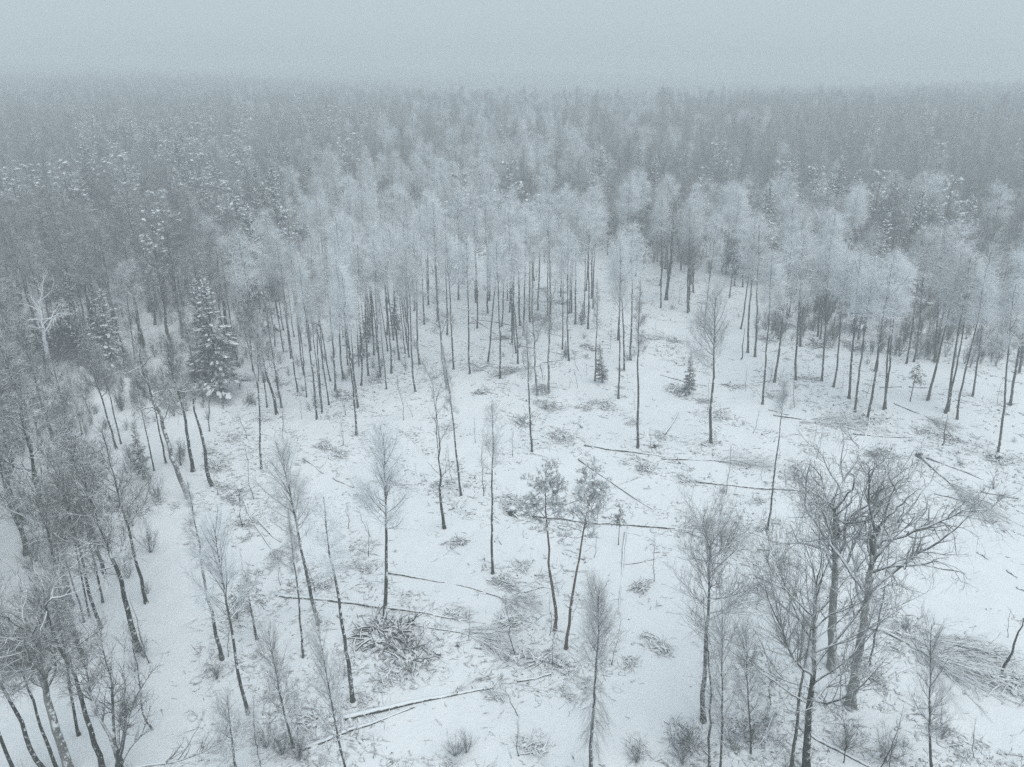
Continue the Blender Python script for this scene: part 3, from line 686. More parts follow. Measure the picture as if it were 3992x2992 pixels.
        t=np.linspace(.14,.985,n); az=np.arange(n)*2.399+rng.normal(0,.3,n); el=np.radians(-12+62*t**2.2+rng.normal(0,6,n))
        d=np.column_stack([np.cos(az)*np.cos(el),np.sin(az)*np.cos(el),np.sin(el)]); pos=np.column_stack([0*t,0*t,t*19.8])
        ln=rm*((1-t)**.8+.05)*np.clip(1+.2*rng.standard_normal(n),.5,1.4); up=np.linspace(-.16,.16,5)[None]*np.ones((n,1))*(1-.5*t[:,None])
        B=walk(rng,pos,d,ln,6,up,.06); b=taper(.01+ln*.011,np.full(n,.012),6); cr.tubes(B,b,4)
        C,c=spawn(rng,B,b,2000,.12,1,50,12,.36,3,-.14,.1,.8,.048,True,.55); c=c*np.linspace(1.25,.7,3); cr.tubes(C,c,3)
        D,dd=spawn(rng,C,c,4200,.1,1,48,14,.32,2,-.16,.12,.9,.028,False,.3); cr.tubes(D,dd,3)
        q=rng.random(400 if kind=='spruce' else 110)*.72+.25; pi=rng.integers(0,n,len(q)); f=q*4.99; i=f.astype(int); a=(f-i)[:,None]; C0=B[pi,i]*(1-a)+B[pi,i+1]*a; T=B[pi,i+1]-B[pi,i]
        T=nrm(T); off=np.cross(T,np.tile([[0,0,1.]],(len(q),1)))*rng.normal(0,.22,(len(q),1)); C0=C0+off*ln[pi][:,None]*.5; C0[:,2]+=.05; T[:,2]-=.25
        sz=(ln[pi]*.078+.08)[:,None]*np.array([[1.25,.62,.34]])*np.clip(rng.normal(1,.25,(len(q),1)),.5,1.6); sg=Geo(); sg.blobs(C0,T,sz,rng); extra.append(('snow',sg))
    elif kind=='youngspruce':
        mc='spruce'; P,R=stem(rng,19.6,.26,.12,12,.06); tr.tubes(P,R,6,0,True)
        B,b=branches(rng,P,R,26,.62,.99,lambda u:5.2*(1-.45*u),24,45,7,-.17,.08,.012,.04); cr.tubes(B,b,4)
        C,c=spawn(rng,B,b,420,.1,1,48,10,.3,4,-.14,.1,.8,.05,True,.5); cr.tubes(C,c,3); D,d=spawn(rng,C,c,1100,.1,1,45,12,.7,3,-.15,.12,.9,.035,False,.4); cr.tubes(D,d,3)
    elif kind in('pine','pineb','pinesnow'):
        mt='pinebark'; mc='needle'; sn=kind=='pinesnow'; P,R=stem(rng,19.2,.16 if not sn else .24,.09,16,.02); tr.tubes(P,R,8,0,True)
        c0=.7 if not sn else .55; rm=3.2 if not sn else 4.0
        B,b=branches(rng,P,R,24,c0,.985,lambda u:rm*(.55+.75*u-.9*u*u),8,52,6,.04,.2,.02,.02); cr.tubes(B,b,4,1)
        C,c=spawn(rng,B,b,260,.25,1,42,14,.42,5,.09,.2,.62,.014,True,.2); cr.tubes(C,c,3,1)
        D,d=spawn(rng,C,c,620,.2,1,40,14,.42,3,.14,.18,.7,.012,False,.2); cr.tubes(D,d,3)
        k=7000; E,e=spawn(rng,D,d,k,.25,1,52,16,.21,2,.1,.05,1,.013 if not sn else .021,False); e=np.column_stack([e[:,0]*1.5,e[:,0]*.4]); cr.tubes(E,e,3)
        if sn:
            q=rng.integers(0,len(D),150); C0=D[q,1].copy(); C0[:,2]+=.05; T=D[q,2]-D[q,0]; T[:,2]*=.2
            sg=Geo(); sg.blobs(C0,T,np.clip(rng.normal(1,.3,(len(q),1)),.4,1.8)*np.array([[.24,.19,.11]]),rng); extra.append(('snow',sg))
        else:
            q=rng.integers(0,len(D),130); C0=D[q,1].copy(); C0[:,2]+=.08; T=D[q,2]-D[q,0]; T[:,2]*=.2
            sg=Geo(); sg.blobs(C0,T,np.clip(rng.normal(1,.3,(len(q),1)),.4,1.6)*np.array([[.2,.15,.08]]),rng); extra.append(('snow',sg))
    return tr,cr,extra,mt,mc
KIND={'birch':'birch_tree','birchtall':'birch_tree','birchround':'birch_tree','pole':'birch_tree','smallfan':'birch_tree','forked':'birch_tree','fan':'birch_tree','fanhigh':'birch_tree','broom':'bare_tree','ash':'ash_tree','ashhigh':'birch_tree',
 'oak':'oak_tree','oakb':'oak_tree','oakslim':'oak_tree','deadoak':'oak_tree','forest':'bare_tree','forestb':'bare_tree','forestc':'bare_tree','multi':'bare_tree','snake':'bare_tree','whip':'sapling_tree','snag':'snag','spruce':'spruce_tree','spruceb':'spruce_tree','youngspruce':'spruce_tree','pine':'pine_tree','pineb':'pine_tree','pinesnow':'pine_tree'}
VAR={'birch':2,'birchtall':2,'birchround':2,'pole':2,'forest':2,'forestb':2,'forestc':2,'spruce':1,'pinesnow':1,'fan':2,'fanhigh':2,'oakslim':2,'whip':2,'oak':1}
SEED={'oak':6,'oakb':11,'ash':3}
PROTO={}
def proto(kind,v=0):
    key=(kind,v)
    if key in PROTO: return PROTO[key]
    tr,cr,ex,mt,mc=protoparts(kind,SEED.get(kind,sum(map(ord,kind)))*17+v)
    parts=[('trunk',tr.mesh(kind+'_trunk',[M[mt]]),None)]
    if cr.n: parts.append(('crown',cr.mesh(kind+'_crown',[M[mc],M['limb'] if kind[:4]!='pine' else M['pinebark']]),'stuff'))
    for e in ex:
        if e[0]=='snow': parts.append(('snow',e[1].mesh(kind+'_snow',[M['snow']]),'stuff'))
        else:
            _,B,b,s,m=e
            for i in range(len(B)):
                g=Geo(); g.tubes(B[i:i+1],b[i:i+1],s,0,True); parts.append((e[0],g.mesh(kind+'_'+e[0],[M[m]]),None))
    PROTO[key]=parts; return parts
def thing(name,mtx,label,cat,group=None):
    o=bpy.data.objects.new(name,None); o.empty_display_size=.3; COL.objects.link(o); o.matrix_basis=mtx; o['label']=label; o['category']=cat
    if group: o['group']=group
    return o
def part(name,me,parent,kind=None):
    o=bpy.data.objects.new(name,me); COL.objects.link(o); o.parent=parent
    if kind: o['kind']=kind
    return o
def tree_matrix(x,y,lx,ly,h,w,rot):
    z=Vector((lx,ly,h)); q=Vector((0,0,1)).rotation_difference(z); s=z.length/H0
    return Matrix.Translation((x,y,g1(x,y)))@q.to_matrix().to_4x4()@Matrix.Rotation(rot,4,'Z')@Matrix.Diagonal((s*w,s*w,s,1))
rnd=random.Random(7)
def plant(kind,x,y,lx,ly,h,w,label,group):
    v=rnd.randrange(VAR.get(kind,1)); n=KIND[kind]; o=thing(n,tree_matrix(x,y,lx,ly,h,w,rnd.random()*6.283),label,{'snag':'dead tree','sapling_tree':'sapling','ash_tree':'tree','bare_tree':'tree'}.get(n,n.replace('_',' ')),group)
    for pn,me,k in proto(kind,v): part(pn,me,o,k)
    return o
SHARED={'birchtall':('slim frosted birch with a long bare stem in the open stand','slim birches of the open stand'),
 'birch':('frosted birch with a full pale crown in the open stand','full-crowned birches of the open stand'),
 'birchround':('round-crowned white frosted birch at the back of the clearing','round-crowned frosted birches'),
 'forest':('grey bare tree with tangled snowy twigs in the dense wood','tangled grey trees of the dense wood'),
 'forestb':('dark bare tree with low heavy limbs in the dense wood','dark heavy-limbed trees of the dense wood'),
 'forestc':('thin bare tree with a high narrow crown in the dense wood','thin high-crowned trees of the dense wood'),
 'whip':('whip-thin young tree with short side twigs beside young birches','whip-thin young trees'),
 'pole':('pole-thin birch with a tiny tuft crown in the open stand','pole-thin birches of the open stand'),
 'spruceb':('small dark spruce half hidden among bare stems','small spruces among the stems'),
 'spruce':('dark snow-clumped spruce rising out of the far wood','spruces rising out of the far wood'),
 'pinesnow':('pine with broad snow-capped clumps rising out of the far wood','snow-capped pines of the far wood'),
 'pine':('dark green pine with little snow at the back of the clearing','dark pines'),
 'snag':('short broken dead stem with no crown','broken dead stems'),
 'fan':('young bare tree with a steep fan of twigs inside the dense wood edge','young fan-crowned trees of the wood edge'),
 'deadoak':('bare pale snow-lined oak top rising out of the far wood','pale oaks of the far wood')}
SHORT={'young birch with a fine':'young fan-crowned birch','straight tall birch':'tall lone fan birch','tall birch with a twisted':'twisted-crown birch','thick old oak':'split-trunk oak','big bare ash with':'big bare ash','thin speckled birch':'leaning speckled birch',
 'slim pine with a round':'straighter clearing pine','slim pine with a narrow':'tilted clearing pine','bare tree with a drooping':'tree with drooping twigs','crooked forked tree':'crooked forked tree','slim straight birch':'small-crowned straight birch','thin dark-stemmed':'lone dark-stemmed tree',
 'stout crooked-topped':'stout crooked-topped tree','stout tree with a pale':'curved pale trunk','tall frosted birch with a narrow':'plume-crowned birch','twisted snow-plastered':'twisted snowy oak','leaning birch with a twiggy':'leaning fan-crowned birch','slim birch with a fuzzy':'fuzzy-topped birch',
 'many-stemmed':'many-stemmed tree','tall dark spruce':'largest spruce','dead-white':'white oak','stout trunk leaning':'far-leaning stout trunk','bare tree with level':'level-limbed tree','thin young spruce beside':'thin clearing spruce','sparse young':'sparse drooping spruce',
 'thin young spruce with':'umbrella-topped spruce by the thicket','longest straight':'longest fallen log','felled birch':'felled birch','largest fallen':'largest fallen tree','large fallen':'large fallen tree','long half-buried':'half-buried trunk'}
LAND=[]
for key,nm in SHORT.items():
    for t in TREES:
        if t[7] and t[7].startswith(key): LAND.append((t[0],t[1],nm))
    for l in LOGS:
        if l[6].startswith(key): LAND.append(((l[0]+l[2])/2,(l[1]+l[3])/2,nm))
def near(x,y,base,full,group):
    d,nm=min((math.hypot(x-a,y-b),n) for a,b,n in LAND)
    return (base+' near the '+nm if d<13 else full),group
BASE={'birchtall':'slim frosted birch with a long bare stem','birch':'frosted birch with a full pale crown','birchround':'round-crowned white frosted birch','pole':'pole-thin birch','spruceb':'small dark spruce','whip':'whip-thin young tree','forest':'grey tangled bare tree','forestb':'dark low-limbed bare tree','forestc':'thin high-crowned bare tree'}
def shared(k,x,y):
    lab,g=SHARED[k]
    return near(x,y,BASE[k],lab,g) if k in BASE else (lab,g)
occupied=[]
for x,y,lx,ly,h,k,w,lab in TREES:
    g=None
    if not lab: lab,g=shared(k,x,y)
    plant(k,x,y,lx,ly,h,w,lab,g); occupied.append((x,y))
for x,y,h,k,w in TOPS:
    lab,g=SHARED[k]
    if k in('birch','birchtall','birchround'): lab,g='broad frosted birch crown standing out pale against the wood behind','pale birches before the far wood'
    plant(k,x,y,rnd.gauss(0,.3),0,h,w,lab,g); occupied.append((x,y))
# ------------------------------------------------------------------ the wood around and beyond the clearing
TAN=.6572
def wood_points():
    rng=np.random.default_rng(3); out=[]
    def cells(y0,y1,s):
        ys=np.arange(y0,y1,s); 
        for yy in ys:
            xm=(yy+14)*TAN*1.12+14; xs=np.arange(-xm,xm,s); px=xs+rng.uniform(-.46,.46,len(xs))*s; py=yy+rng.uniform(-.46,.46,len(xs))*s
            out.append(np.column_stack([px,py]))
    cells(20,260,4.6); cells(260,520,5.6); cells(520,900,7.5); cells(900,1500,11); cells(1500,2300,17)
    p=np.concatenate(out); p=p[~inpoly(p[:,0],p[:,1],CLEARING)]; p=p[(p[:,1]>52)&((p[:,1]>150)|(p[:,0]>0)|(rng.random(len(p))<.62))]
    oc=np.array(occupied); d=np.hypot(p[:,None,0]-oc[None,:,0],p[:,None,1]-oc[None,:,1]).min(1); p=p[d>2.4]
    for t in TREES:
        if t[7] and t[0]<-15 and t[1]>60:
            n=math.hypot(t[0],t[1]); ux,uy=t[0]/n,t[1]/n; a=p[:,0]*ux+p[:,1]*uy; l=np.abs(p[:,0]*uy-p[:,1]*ux); p=p[~((a<n+1)&(a>n-38)&(l<(4.2 if t[5][:3] in('spr','dea') else 2.2)))]
    return p,rng
def stand():
    rng=np.random.default_rng(4); xs=[q[0] for q in STAND]; ys=[q[1] for q in STAND]; n=0
    for _ in range(4000):
        x,y=rng.uniform(min(xs),max(xs)),rng.uniform(min(ys),max(ys))
        if not inpoly(np.array([x]),np.array([y]),STAND)[0] or min(math.hypot(x-a,y-b) for a,b in occupied)<(3.2 if x<-18 else 5.2): continue
        k='birchtall' if rng.random()<.6 else 'birch'; lab,g=shared(k,x,y); plant(k,x,y,rng.normal(-.3,.5),0,rng.normal(20,1.6),rng.uniform(.85,1.15),lab,g); occupied.append((x,y)); n+=1
        if n>=62: break
def poles():
    rng=np.random.default_rng(14); xs=[q[0] for q in SCRUB]; ys=[q[1] for q in SCRUB]; n=0
    while n<46:
        x,y=rng.uniform(min(xs),max(xs)),rng.uniform(min(ys),max(ys))
        if not inpoly(np.array([x]),np.array([y]),SCRUB)[0] or min(math.hypot(x-a,y-b) for a,b in occupied)<1.3: continue
        lab,g=shared('pole',x,y); plant('pole',x,y,rng.normal(-.5,.7),0,rng.uniform(15,21.5),rng.uniform(.55,.85),lab,g); occupied.append((x,y)); n+=1
stand(); poles()
pts,rng=wood_points()
f=lambda x,y,s,o: np.sin(x*s+o)*np.sin(y*s*.8+o*2.1)+.6*np.sin(x*s*2.3+y*s*1.7+o)
frosty=f(pts[:,0],pts[:,1],.06,1.)+rng.normal(0,.5,len(pts))-np.abs(pts[:,0]+10-.05*pts[:,1])/(40+.25*pts[:,1])*1.1
con=f(pts[:,0],pts[:,1],.021,4.)+rng.normal(0,.7,len(pts))+np.where(pts[:,0]<-.15*pts[:,1],.45,-.1)
edge_d=np.full(len(pts),1e9)
for (ax,ay),(bx,by) in zip(CLEARING[:-1],CLEARING[1:]):
    vx,vy=bx-ax,by-ay; t=np.clip(((pts[:,0]-ax)*vx+(pts[:,1]-ay)*vy)/(vx*vx+vy*vy),0,1); edge_d=np.minimum(edge_d,np.hypot(pts[:,0]-ax-t*vx,pts[:,1]-ay-t*vy))
dist=np.hypot(pts[:,0],pts[:,1]); order=np.argsort(dist)
quota={'birch_tree':190-sum(KIND[t[5]]=='birch_tree' for t in TREES)-sum(KIND[t[3]]=='birch_tree' for t in TOPS),'bare_tree':250,'spruce_tree':60,'pine_tree':60}
far=[]; FARK=['forest','forestb','forestc','birch','birchround','spruce','pinesnow','birchtall']
for i in order:
    x,y=pts[i]; u=rng.random(); rightthin=x>.28*y and y<260
    leftw=x<-.2*y and y<235
    if con[i]>(1.35 if x<-.12*y else 1.7) and y>120: k='pinesnow' if u<.3 else 'spruce'
    elif frosty[i]>(1.0 if leftw else -.15 if edge_d[i]<16 else .35): k='birchround' if u<(.3 if edge_d[i]<16 else .55) else 'birch' if u<.7 else 'birchtall'
    else: k='forest' if u<.4 else 'forestb' if u<.7 else 'forestc'
    h=float(np.clip(rng.normal(19.5 if k not in('pinesnow','spruce') else 22,3.0),12,28)); w=float(np.clip(rng.normal(1.0,.12),.7,1.35))
    if rightthin and k[:6]=='forest': h*=.85; w*=.8
    n=KIND[k]
    if quota[n]>0 and dist[i]<330:
        quota[n]-=1
        lab,g={'birch_tree':('frosted birch standing inside the wood behind the clearing edge','birches inside the wood'),'bare_tree':shared(k,float(x),float(y)),'spruce_tree':SHARED['spruce'],'pine_tree':SHARED['pinesnow']}[n]
        plant(k,float(x),float(y),rng.normal(0,.5),rng.normal(0,.5),h,w,lab,g)
    else: far.append((x,y,h/H0,w*h/H0,rng.random()*6.283,FARK.index(k)))
def instancer(name,data,protos,label,cat):
    data=np.array(data,float); me=bpy.data.meshes.new(name); me.vertices.add(len(data))
    co=np.column_stack([data[:,0],data[:,1],gz(data[:,0],data[:,1])]); me.vertices.foreach_set('co',co.astype(np.float32).ravel())
    a=me.attributes.new('tree_scale','FLOAT_VECTOR','POINT'); a.data.foreach_set('vector',np.column_stack([data[:,3],data[:,3],data[:,2]]).astype(np.float32).ravel())
    a=me.attributes.new('tree_turn','FLOAT_VECTOR','POINT'); a.data.foreach_set('vector',np.column_stack([data[:,4]*0,data[:,4]*0,data[:,4]]).astype(np.float32).ravel())
    a=me.attributes.new('tree_kind','INT','POINT'); a.data.foreach_set('value',data[:,5].astype(np.int32))
    c=bpy.data.collections.new(name+'_masters')
    for j,m in enumerate(protos): c.objects.link(bpy.data.objects.new('%s_master_%02d'%(name,j),m))
    o=bpy.data.objects.new(name,me); COL.objects.link(o); o['kind']='stuff'; o['label']=label; o['category']=cat
    ng=bpy.data.node_groups.new(name,'GeometryNodeTree'); ng.interface.new_socket('Geometry',in_out='INPUT',socket_type='NodeSocketGeometry'); ng.interface.new_socket('Geometry',in_out='OUTPUT',socket_type='NodeSocketGeometry')
    gi=ng.nodes.new('NodeGroupInput'); go=ng.nodes.new('NodeGroupOutput'); ip=ng.nodes.new('GeometryNodeInstanceOnPoints'); ci=ng.nodes.new('GeometryNodeCollectionInfo')
    ci.inputs['Collection'].default_value=c; ci.inputs['Separate Children'].default_value=True; ci.inputs['Reset Children'].default_value=True; ip.inputs['Pick Instance'].default_value=True
    def att(nm,ty):
        n=ng.nodes.new('GeometryNodeInputNamedAttribute'); n.data_type=ty; n.inputs['Name'].default_value=nm; return n.outputs['Attribute']
    L=ng.links.new; L(gi.outputs[0],ip.inputs['Points']); L(ci.outputs[0],ip.inputs['Instance']); L(att('tree_kind','INT'),ip.inputs['Instance Index'])
    L(att('tree_turn','FLOAT_VECTOR'),ip.inputs['Rotation']); L(att('tree_scale','FLOAT_VECTOR'),ip.inputs['Scale']); L(ip.outputs[0],go.inputs[0])
    o.modifiers.new('scatter','NODES').node_group=ng
def joined(parts,name):
    vs=[];fs=[];ms=[];sm=[];mats=[];n=0
    for pn,me,k in parts:
        v=np.empty(len(me.vertices)*3,np.float32); me.vertices.foreach_get('co',v); v=v.reshape(-1,3)
        q=np.empty(len(me.loops),np.int32); me.loops.foreach_get('vertex_index',q); q=q.reshape(-1,4)
        mi=np.empty(len(me.polygons),np.int32); me.polygons.foreach_get('material_index',mi)
        s=np.empty(len(me.polygons),bool); me.polygons.foreach_get('use_smooth',s)
        vs.append(v); fs.append(q+n); n+=len(v); ms.append(mi+len(mats)); sm.append(s); mats+=list(me.materials)
    g=Geo(); g.v=vs; g.f=fs; g.m=ms; g.sm=sm; g.n=n; return g.mesh(name,mats)
instancer('far_forest',far,[joined(proto(k,0),'far_'+k) for k in FARK],'endless frosted mixed wood fading into the fog beyond the clearing','forest')
# ------------------------------------------------------------------ fallen trees
def fallen(x0,y0,x1,y1,d,cl,label):
    L=math.hypot(x1-x0,y1-y0); rng=np.random.default_rng(int(abs(x0*131+y0*17))); k=max(5,int(L/1.2)); t=np.linspace(0,1,k)
    nx,ny=-(y1-y0)/L,(x1-x0)/L; w=np.cumsum(rng.normal(0,.05,k)); w-=t*w[-1]; w+=.02*L*np.sin(t*np.pi)*rng.normal(0,.8)
    px=x0+(x1-x0)*t+nx*w; py=y0+(y1-y0)*t+ny*w; r=d/2*(1-.6*t) if cl or L>6 else d/2*(1-.25*t)
    pz=gz(px,py)+r*.42+.05*np.sin(t*9+x0); P=np.column_stack([px,py,pz])
    o=thing('fallen_tree' if cl else 'fallen_log',Matrix.Translation((x0,y0,g1(x0,y0))),label,'fallen tree' if cl else 'log')
    P=P-np.array([x0,y0,g1(x0,y0)]); g=Geo(); 
    PP=np.concatenate([P[:1]-(P[1:2]-P[:1])*.001,P]); RR=np.concatenate([[.01],r]); g.tubes(PP[None],RR[None],8,0,True)
    part('trunk',g.mesh('log_trunk',[M['log']]),o)
    br=Geo(); n=int(4+L*.5)
    C,c=spawn(rng,P[None],r[None],n,.25,1,50,15,.7,4,.02,.2,.35,.015,False,.5); br.tubes(C,c,4)
    if cl:
        m=30; dirv=nrm(P[-1]-P[-2]); pos=P[-1]-dirv*rng.random((m,1))*min(L*.55,cl*.5); dd=dirv+rng.normal(0,.3,(m,3))*[1,1,.5]; dd[:,2]=np.abs(dd[:,2])*.8+.03
        ln=min(cl,8)*rng.uniform(.3,1,m); A=walk(rng,pos,dd,ln,7,-.03,.06); base=g1(x0,y0)
        A[...,2]=np.maximum(A[...,2],gz(A[...,0]+x0,A[...,1]+y0)-base+.03); a=taper(ln*.007+.03,np.full(m,.02),7); br.tubes(A,a,4)
        B,b=spawn(rng,A,a,210,.15,1,26,10,.32,4,-.04,.14,.6,.018); B[...,2]=np.maximum(B[...,2],gz(B[...,0]+x0,B[...,1]+y0)-base-.02); br.tubes(B,b,3)
        D,e=spawn(rng,B,b,260,.1,1,30,12,.8,3,-.06,.16,.6,.012,False); br.tubes(D,e,3)
    part('branches',br.mesh('log_branches',[M['brush']]),o,'stuff')
for l in LOGS: fallen(*l)
# ------------------------------------------------------------------ brush piles
def pile_mesh(seed):
    rng=np.random.default_rng(seed); g=Geo(); n=40
    az=rng.normal(0,1,n)*1.0+rng.random()*6; pos=np.column_stack([rng.normal(0,.42,n),rng.normal(0,.36,n),rng.uniform(-.02,.2,n)])
    s=np.where(rng.random(n)<.5,1,-1); d=np.column_stack([np.cos(az)*s,np.sin(az)*s,rng.uniform(-.05,.35,n)])
    ln=rng.uniform(.5,1.3,n); A=walk(rng,pos,d,ln,6,-.07,.16); A[...,2]=np.maximum(A[...,2],-.02); a=taper(rng.uniform(.03,.06,n),np.full(n,.02),6); g.tubes(A,a,5)
    B,b=spawn(rng,A,a,80,.1,1,42,14,.5,4,-.03,.2,.6,.018); B[...,2]=np.maximum(B[...,2],-.03); g.tubes(B,b,3)
    C,c=spawn(rng,B,b,40,.1,1,40,14,.3,3,-.03,.2,.6,.012,False); g.tubes(C,c,3)
    return g.mesh('brush_branches',[M['brush']])
def pile_snow(seed):
    rng=np.random.default_rng(seed); g=Geo(); n=20; az=rng.normal(0,1,n)+rng.random()*6; c=np.column_stack([rng.normal(0,.5,n),rng.normal(0,.42,n),np.zeros(n)]); c[:,2]=.22*np.exp(-(c[:,0]**2+c[:,1]**2)*1.6)+.02
    g.blobs(c,np.column_stack([np.cos(az),np.sin(az),rng.normal(0,.15,n)]),np.clip(rng.normal(1,.35,(n,1)),.4,1.8)*np.array([[.2,.07,.05]]),rng); return g.mesh('brush_snow',[M['snow']])
PS=[pile_snow(150+i) for i in range(5)]
PM=[pile_mesh(50+i) for i in range(7)]
for i,(x,y,s) in enumerate(PILES):
    lab,g='tangled heap of snow-dusted brush lying on the clearing floor','brush piles on the clearing floor'
    lab,g=near(x,y,'tangled heap of snow-dusted brush',lab,g)
    if i==0: lab,g='largest heap of snow-covered branches, at the foot of the young fan-crowned birch',None
    if i==1: lab,g='large heap of snowy branches merging with the biggest heap',None
    o=thing('brush_pile',Matrix.Translation((x,y,g1(x,y)))@Matrix.Rotation(rnd.random()*6.28,4,'Z')@Matrix.Diagonal((s*.5,s*.5*rnd.uniform(.6,1),s*.5*(rnd.uniform(.6,1.15) if i>1 else 1.7),1)),lab,'brush pile',g)
    part('branches',PM[i%7],o,'stuff'); part('snow',PS[i%5],o,'stuff')
    if i<2:
        for a in (1.,2.1,3.3): part('snow',PS[int(a)],o,'stuff').rotation_euler=(0,0,a)
        part('branches',PM[(i+3)%7],o,'stuff').rotation_euler=(0,0,1.2); part('branches',PM[(i+5)%7],o,'stuff').rotation_euler=(0,0,2.4)
# ------------------------------------------------------------------ stumps
for x,y,rr,lab in STUMPS:
    rng=np.random.default_rng(int(abs(x*10+y))); o=thing('tree_stump',Matrix.Translation((x,y,g1(x,y))),lab,'stump'); h=rr*2.0; g=Geo()
    P=np.array([[[0,0,-.2],[0,0,.05],[.02,0,h],[.02,0,h+.001]]]); g.tubes(P,np.array([[rr*1.5,rr*1.25,rr,.01]]),9,0,True); part('wood',g.mesh('stump_wood',[M['bark']]),o)
    g=Geo(); g.blobs(np.array([[.02,0,h]]),np.array([[1.,0,0]]),np.array([[rr*1.05,rr*1.05,rr*.5]]),rng); part('snow_cap',g.mesh('stump_snow',[M['snow']]),o)
    g=Geo(); n=5; az=rng.random(n)*6.28; Q=walk(rng,np.column_stack([np.cos(az)*rr,np.sin(az)*rr,np.full(n,.12)]),np.column_stack([np.cos(az),np.sin(az),np.full(n,-.15)]),np.full(n,rr*2.4),4,-.1,.15)
    for i in range(n):
        g=Geo(); g.tubes(Q[i:i+1],taper(np.array([rr*.4]),np.array([.03]),4),5,0,True); part('root',g.mesh('stump_root',[M['bark']]),o)
# ------------------------------------------------------------------ saplings and bushes
def sapling_mesh(seed,bushy):
    rng=np.random.default_rng(seed); s=Geo(); c=Geo()
    if not bushy:
        P,R=stem(rng,10,.06,.16,12,.012,1.2); s.tubes(P,R,5,0,True)
        B,b=branches(rng,P,R,16,.3,.97,lambda u:1.8*(1-.5*u),25,65,6,.02,.2,.010,.011); c.tubes(B,b,3); C,cc=spawn(rng,B,b,90,.1,1,40,14,.4,4,0,.2,.6,.009); c.tubes(C,cc,3)
    else:
        n=16; az=rng.random(n)*6.283; el=np.radians(rng.uniform(45,85,n)); d=np.column_stack([np.cos(az)*np.cos(el),np.sin(az)*np.cos(el),np.sin(el)])
        P=walk(rng,np.column_stack([rng.normal(0,.25,(n,2)),np.full(n,-.2)]),d,rng.uniform(5,10,n),8,.02,.11); R=taper(np.full(n,.05),np.full(n,.014),8); s.tubes(P,R,4)
        B,b=spawn(rng,P,R,260,.2,1,34,12,.28,5,.03,.18,.6,.016); c.tubes(B,b,3); C,cc=spawn(rng,B,b,800,.1,1,38,14,.9,3,.01,.2,.6,.012,False); c.tubes(C,cc,3)
    return s.mesh('sapling_stem',[M['bark']]),c.mesh('sapling_twigs',[M['twigd']])
SP=[sapling_mesh(80+i,False) for i in range(5)]; BU=[sapling_mesh(90+i,True) for i in range(4)]
def young(name,me,x,y,lx,ly,h,w,label,cat,group):
    z=Vector((lx,ly,h)); m=tree_matrix(x,y,lx,ly,h,1,0); s=z.length/10; q=Vector((0,0,1)).rotation_difference(z)
    o=thing(name,Matrix.Translation((x,y,g1(x,y)))@q.to_matrix().to_4x4()@Matrix.Rotation(rnd.random()*6.28,4,'Z')@Matrix.Diagonal((s*w,s*w,s,1)),label,cat,group)
    part('stem' if name=='sapling' else 'stems',me[0],o,None if name=='sapling' else 'stuff'); part('twigs',me[1],o,'stuff')
for i,(x,y,lx,ly,h) in enumerate(SAPLINGS):
    young('sapling',SP[i%5],x,y,lx,ly,max(h,.8),1.3 if h<4 else .9,near(x,y,'thin bare sapling','thin bare sapling standing singly on the open clearing floor','')[0],'sapling','saplings of the clearing')
rng=np.random.default_rng(33); n=0
while n<110:
    y=34+150*rng.random(); x=rng.uniform(-1,1)*(y+14)*TAN*1.05
    if not inpoly(np.array([x]),np.array([y]),CLEARING)[0] or lane_dist(np.array([x]),np.array([y]))[0]<3.2: continue
    s=rng.uniform(.9,2.2); o=thing('brush_pile',Matrix.Translation((x,y,g1(x,y)))@Matrix.Rotation(rng.random()*6.28,4,'Z')@Matrix.Diagonal((s*.5,s*.4,s*.42,1)),near(x,y,'small scatter of snowy broken branches','small scatter of snow-dusted broken branches on the clearing floor','')[0],'brush pile','small branch scatters')
    part('branches',PM[n%7],o,'stuff'); part('snow',PS[n%5],o,'stuff'); n+=1
rng=np.random.default_rng(21)
n=0
while n<150:
    y=rng.uniform(36,190); x=rng.uniform(-1,1)*(y+14)*TAN*1.05
    ins=bool(inpoly(np.array([x]),np.array([y]),CLEARING)[0])
    if not ins or lane_dist(np.array([x]),np.array([y]))[0]<3: continue
    if rng.random()<.62: young('sapling',SP[n%5],x,y,rng.normal(0,.3),rng.normal(0,.3),rng.uniform(1.2,4.5),1.2,near(x,y,'thin bare sapling','thin bare sapling standing singly on the open clearing floor','')[0],'sapling','saplings of the clearing')
    else: young('bush',BU[n%4],x,y,0,0,rng.uniform(.7,1.8),1.2,near(x,y,'low grey twiggy bush','low grey twiggy bush poking out of the clearing snow','')[0],'bush','low bushes of the clearing')
    n+=1
for x,y,h in BUSHES: young('bush',BU[int(abs(x*7))%4],x,y,0,0,h,.9,near(x,y,'tall grey twiggy bush','tall grey twiggy bush among young birches of the clearing','')[0],'bush','tall bushes of the clearing')
under=[]
for _ in range(4200):
    y=rng.uniform(30,330); x=rng.uniform(-1,1)*(y+14)*TAN*1.1
    if inpoly(np.array([x]),np.array([y]),CLEARING)[0] or (x<0 and y<110 and rng.random()<.45): continue
    h=rng.uniform(.12,.5)*(1.0 if x<0 else 1.3); under.append((x,y,h,h*.8,rng.random()*6.28,rng.integers(0,5)))
for poly,cnt,lo,hi in ((THICKET,900,.14,.6),(SCRUB,150,.1,.32),(SCRUBW,280,.12,.45)):
    xs=[q[0] for q in poly]; ys=[q[1] for q in poly]; n=0
    while n<cnt:
        x,y=rng.uniform(min(xs),max(xs)),rng.uniform(min(ys),max(ys))
        if inpoly(np.array([x]),np.array([y]),poly)[0]: h=rng.uniform(lo,hi); under.append((x,y,h,h*.6,rng.random()*6.28,rng.integers(0,7))); n+=1
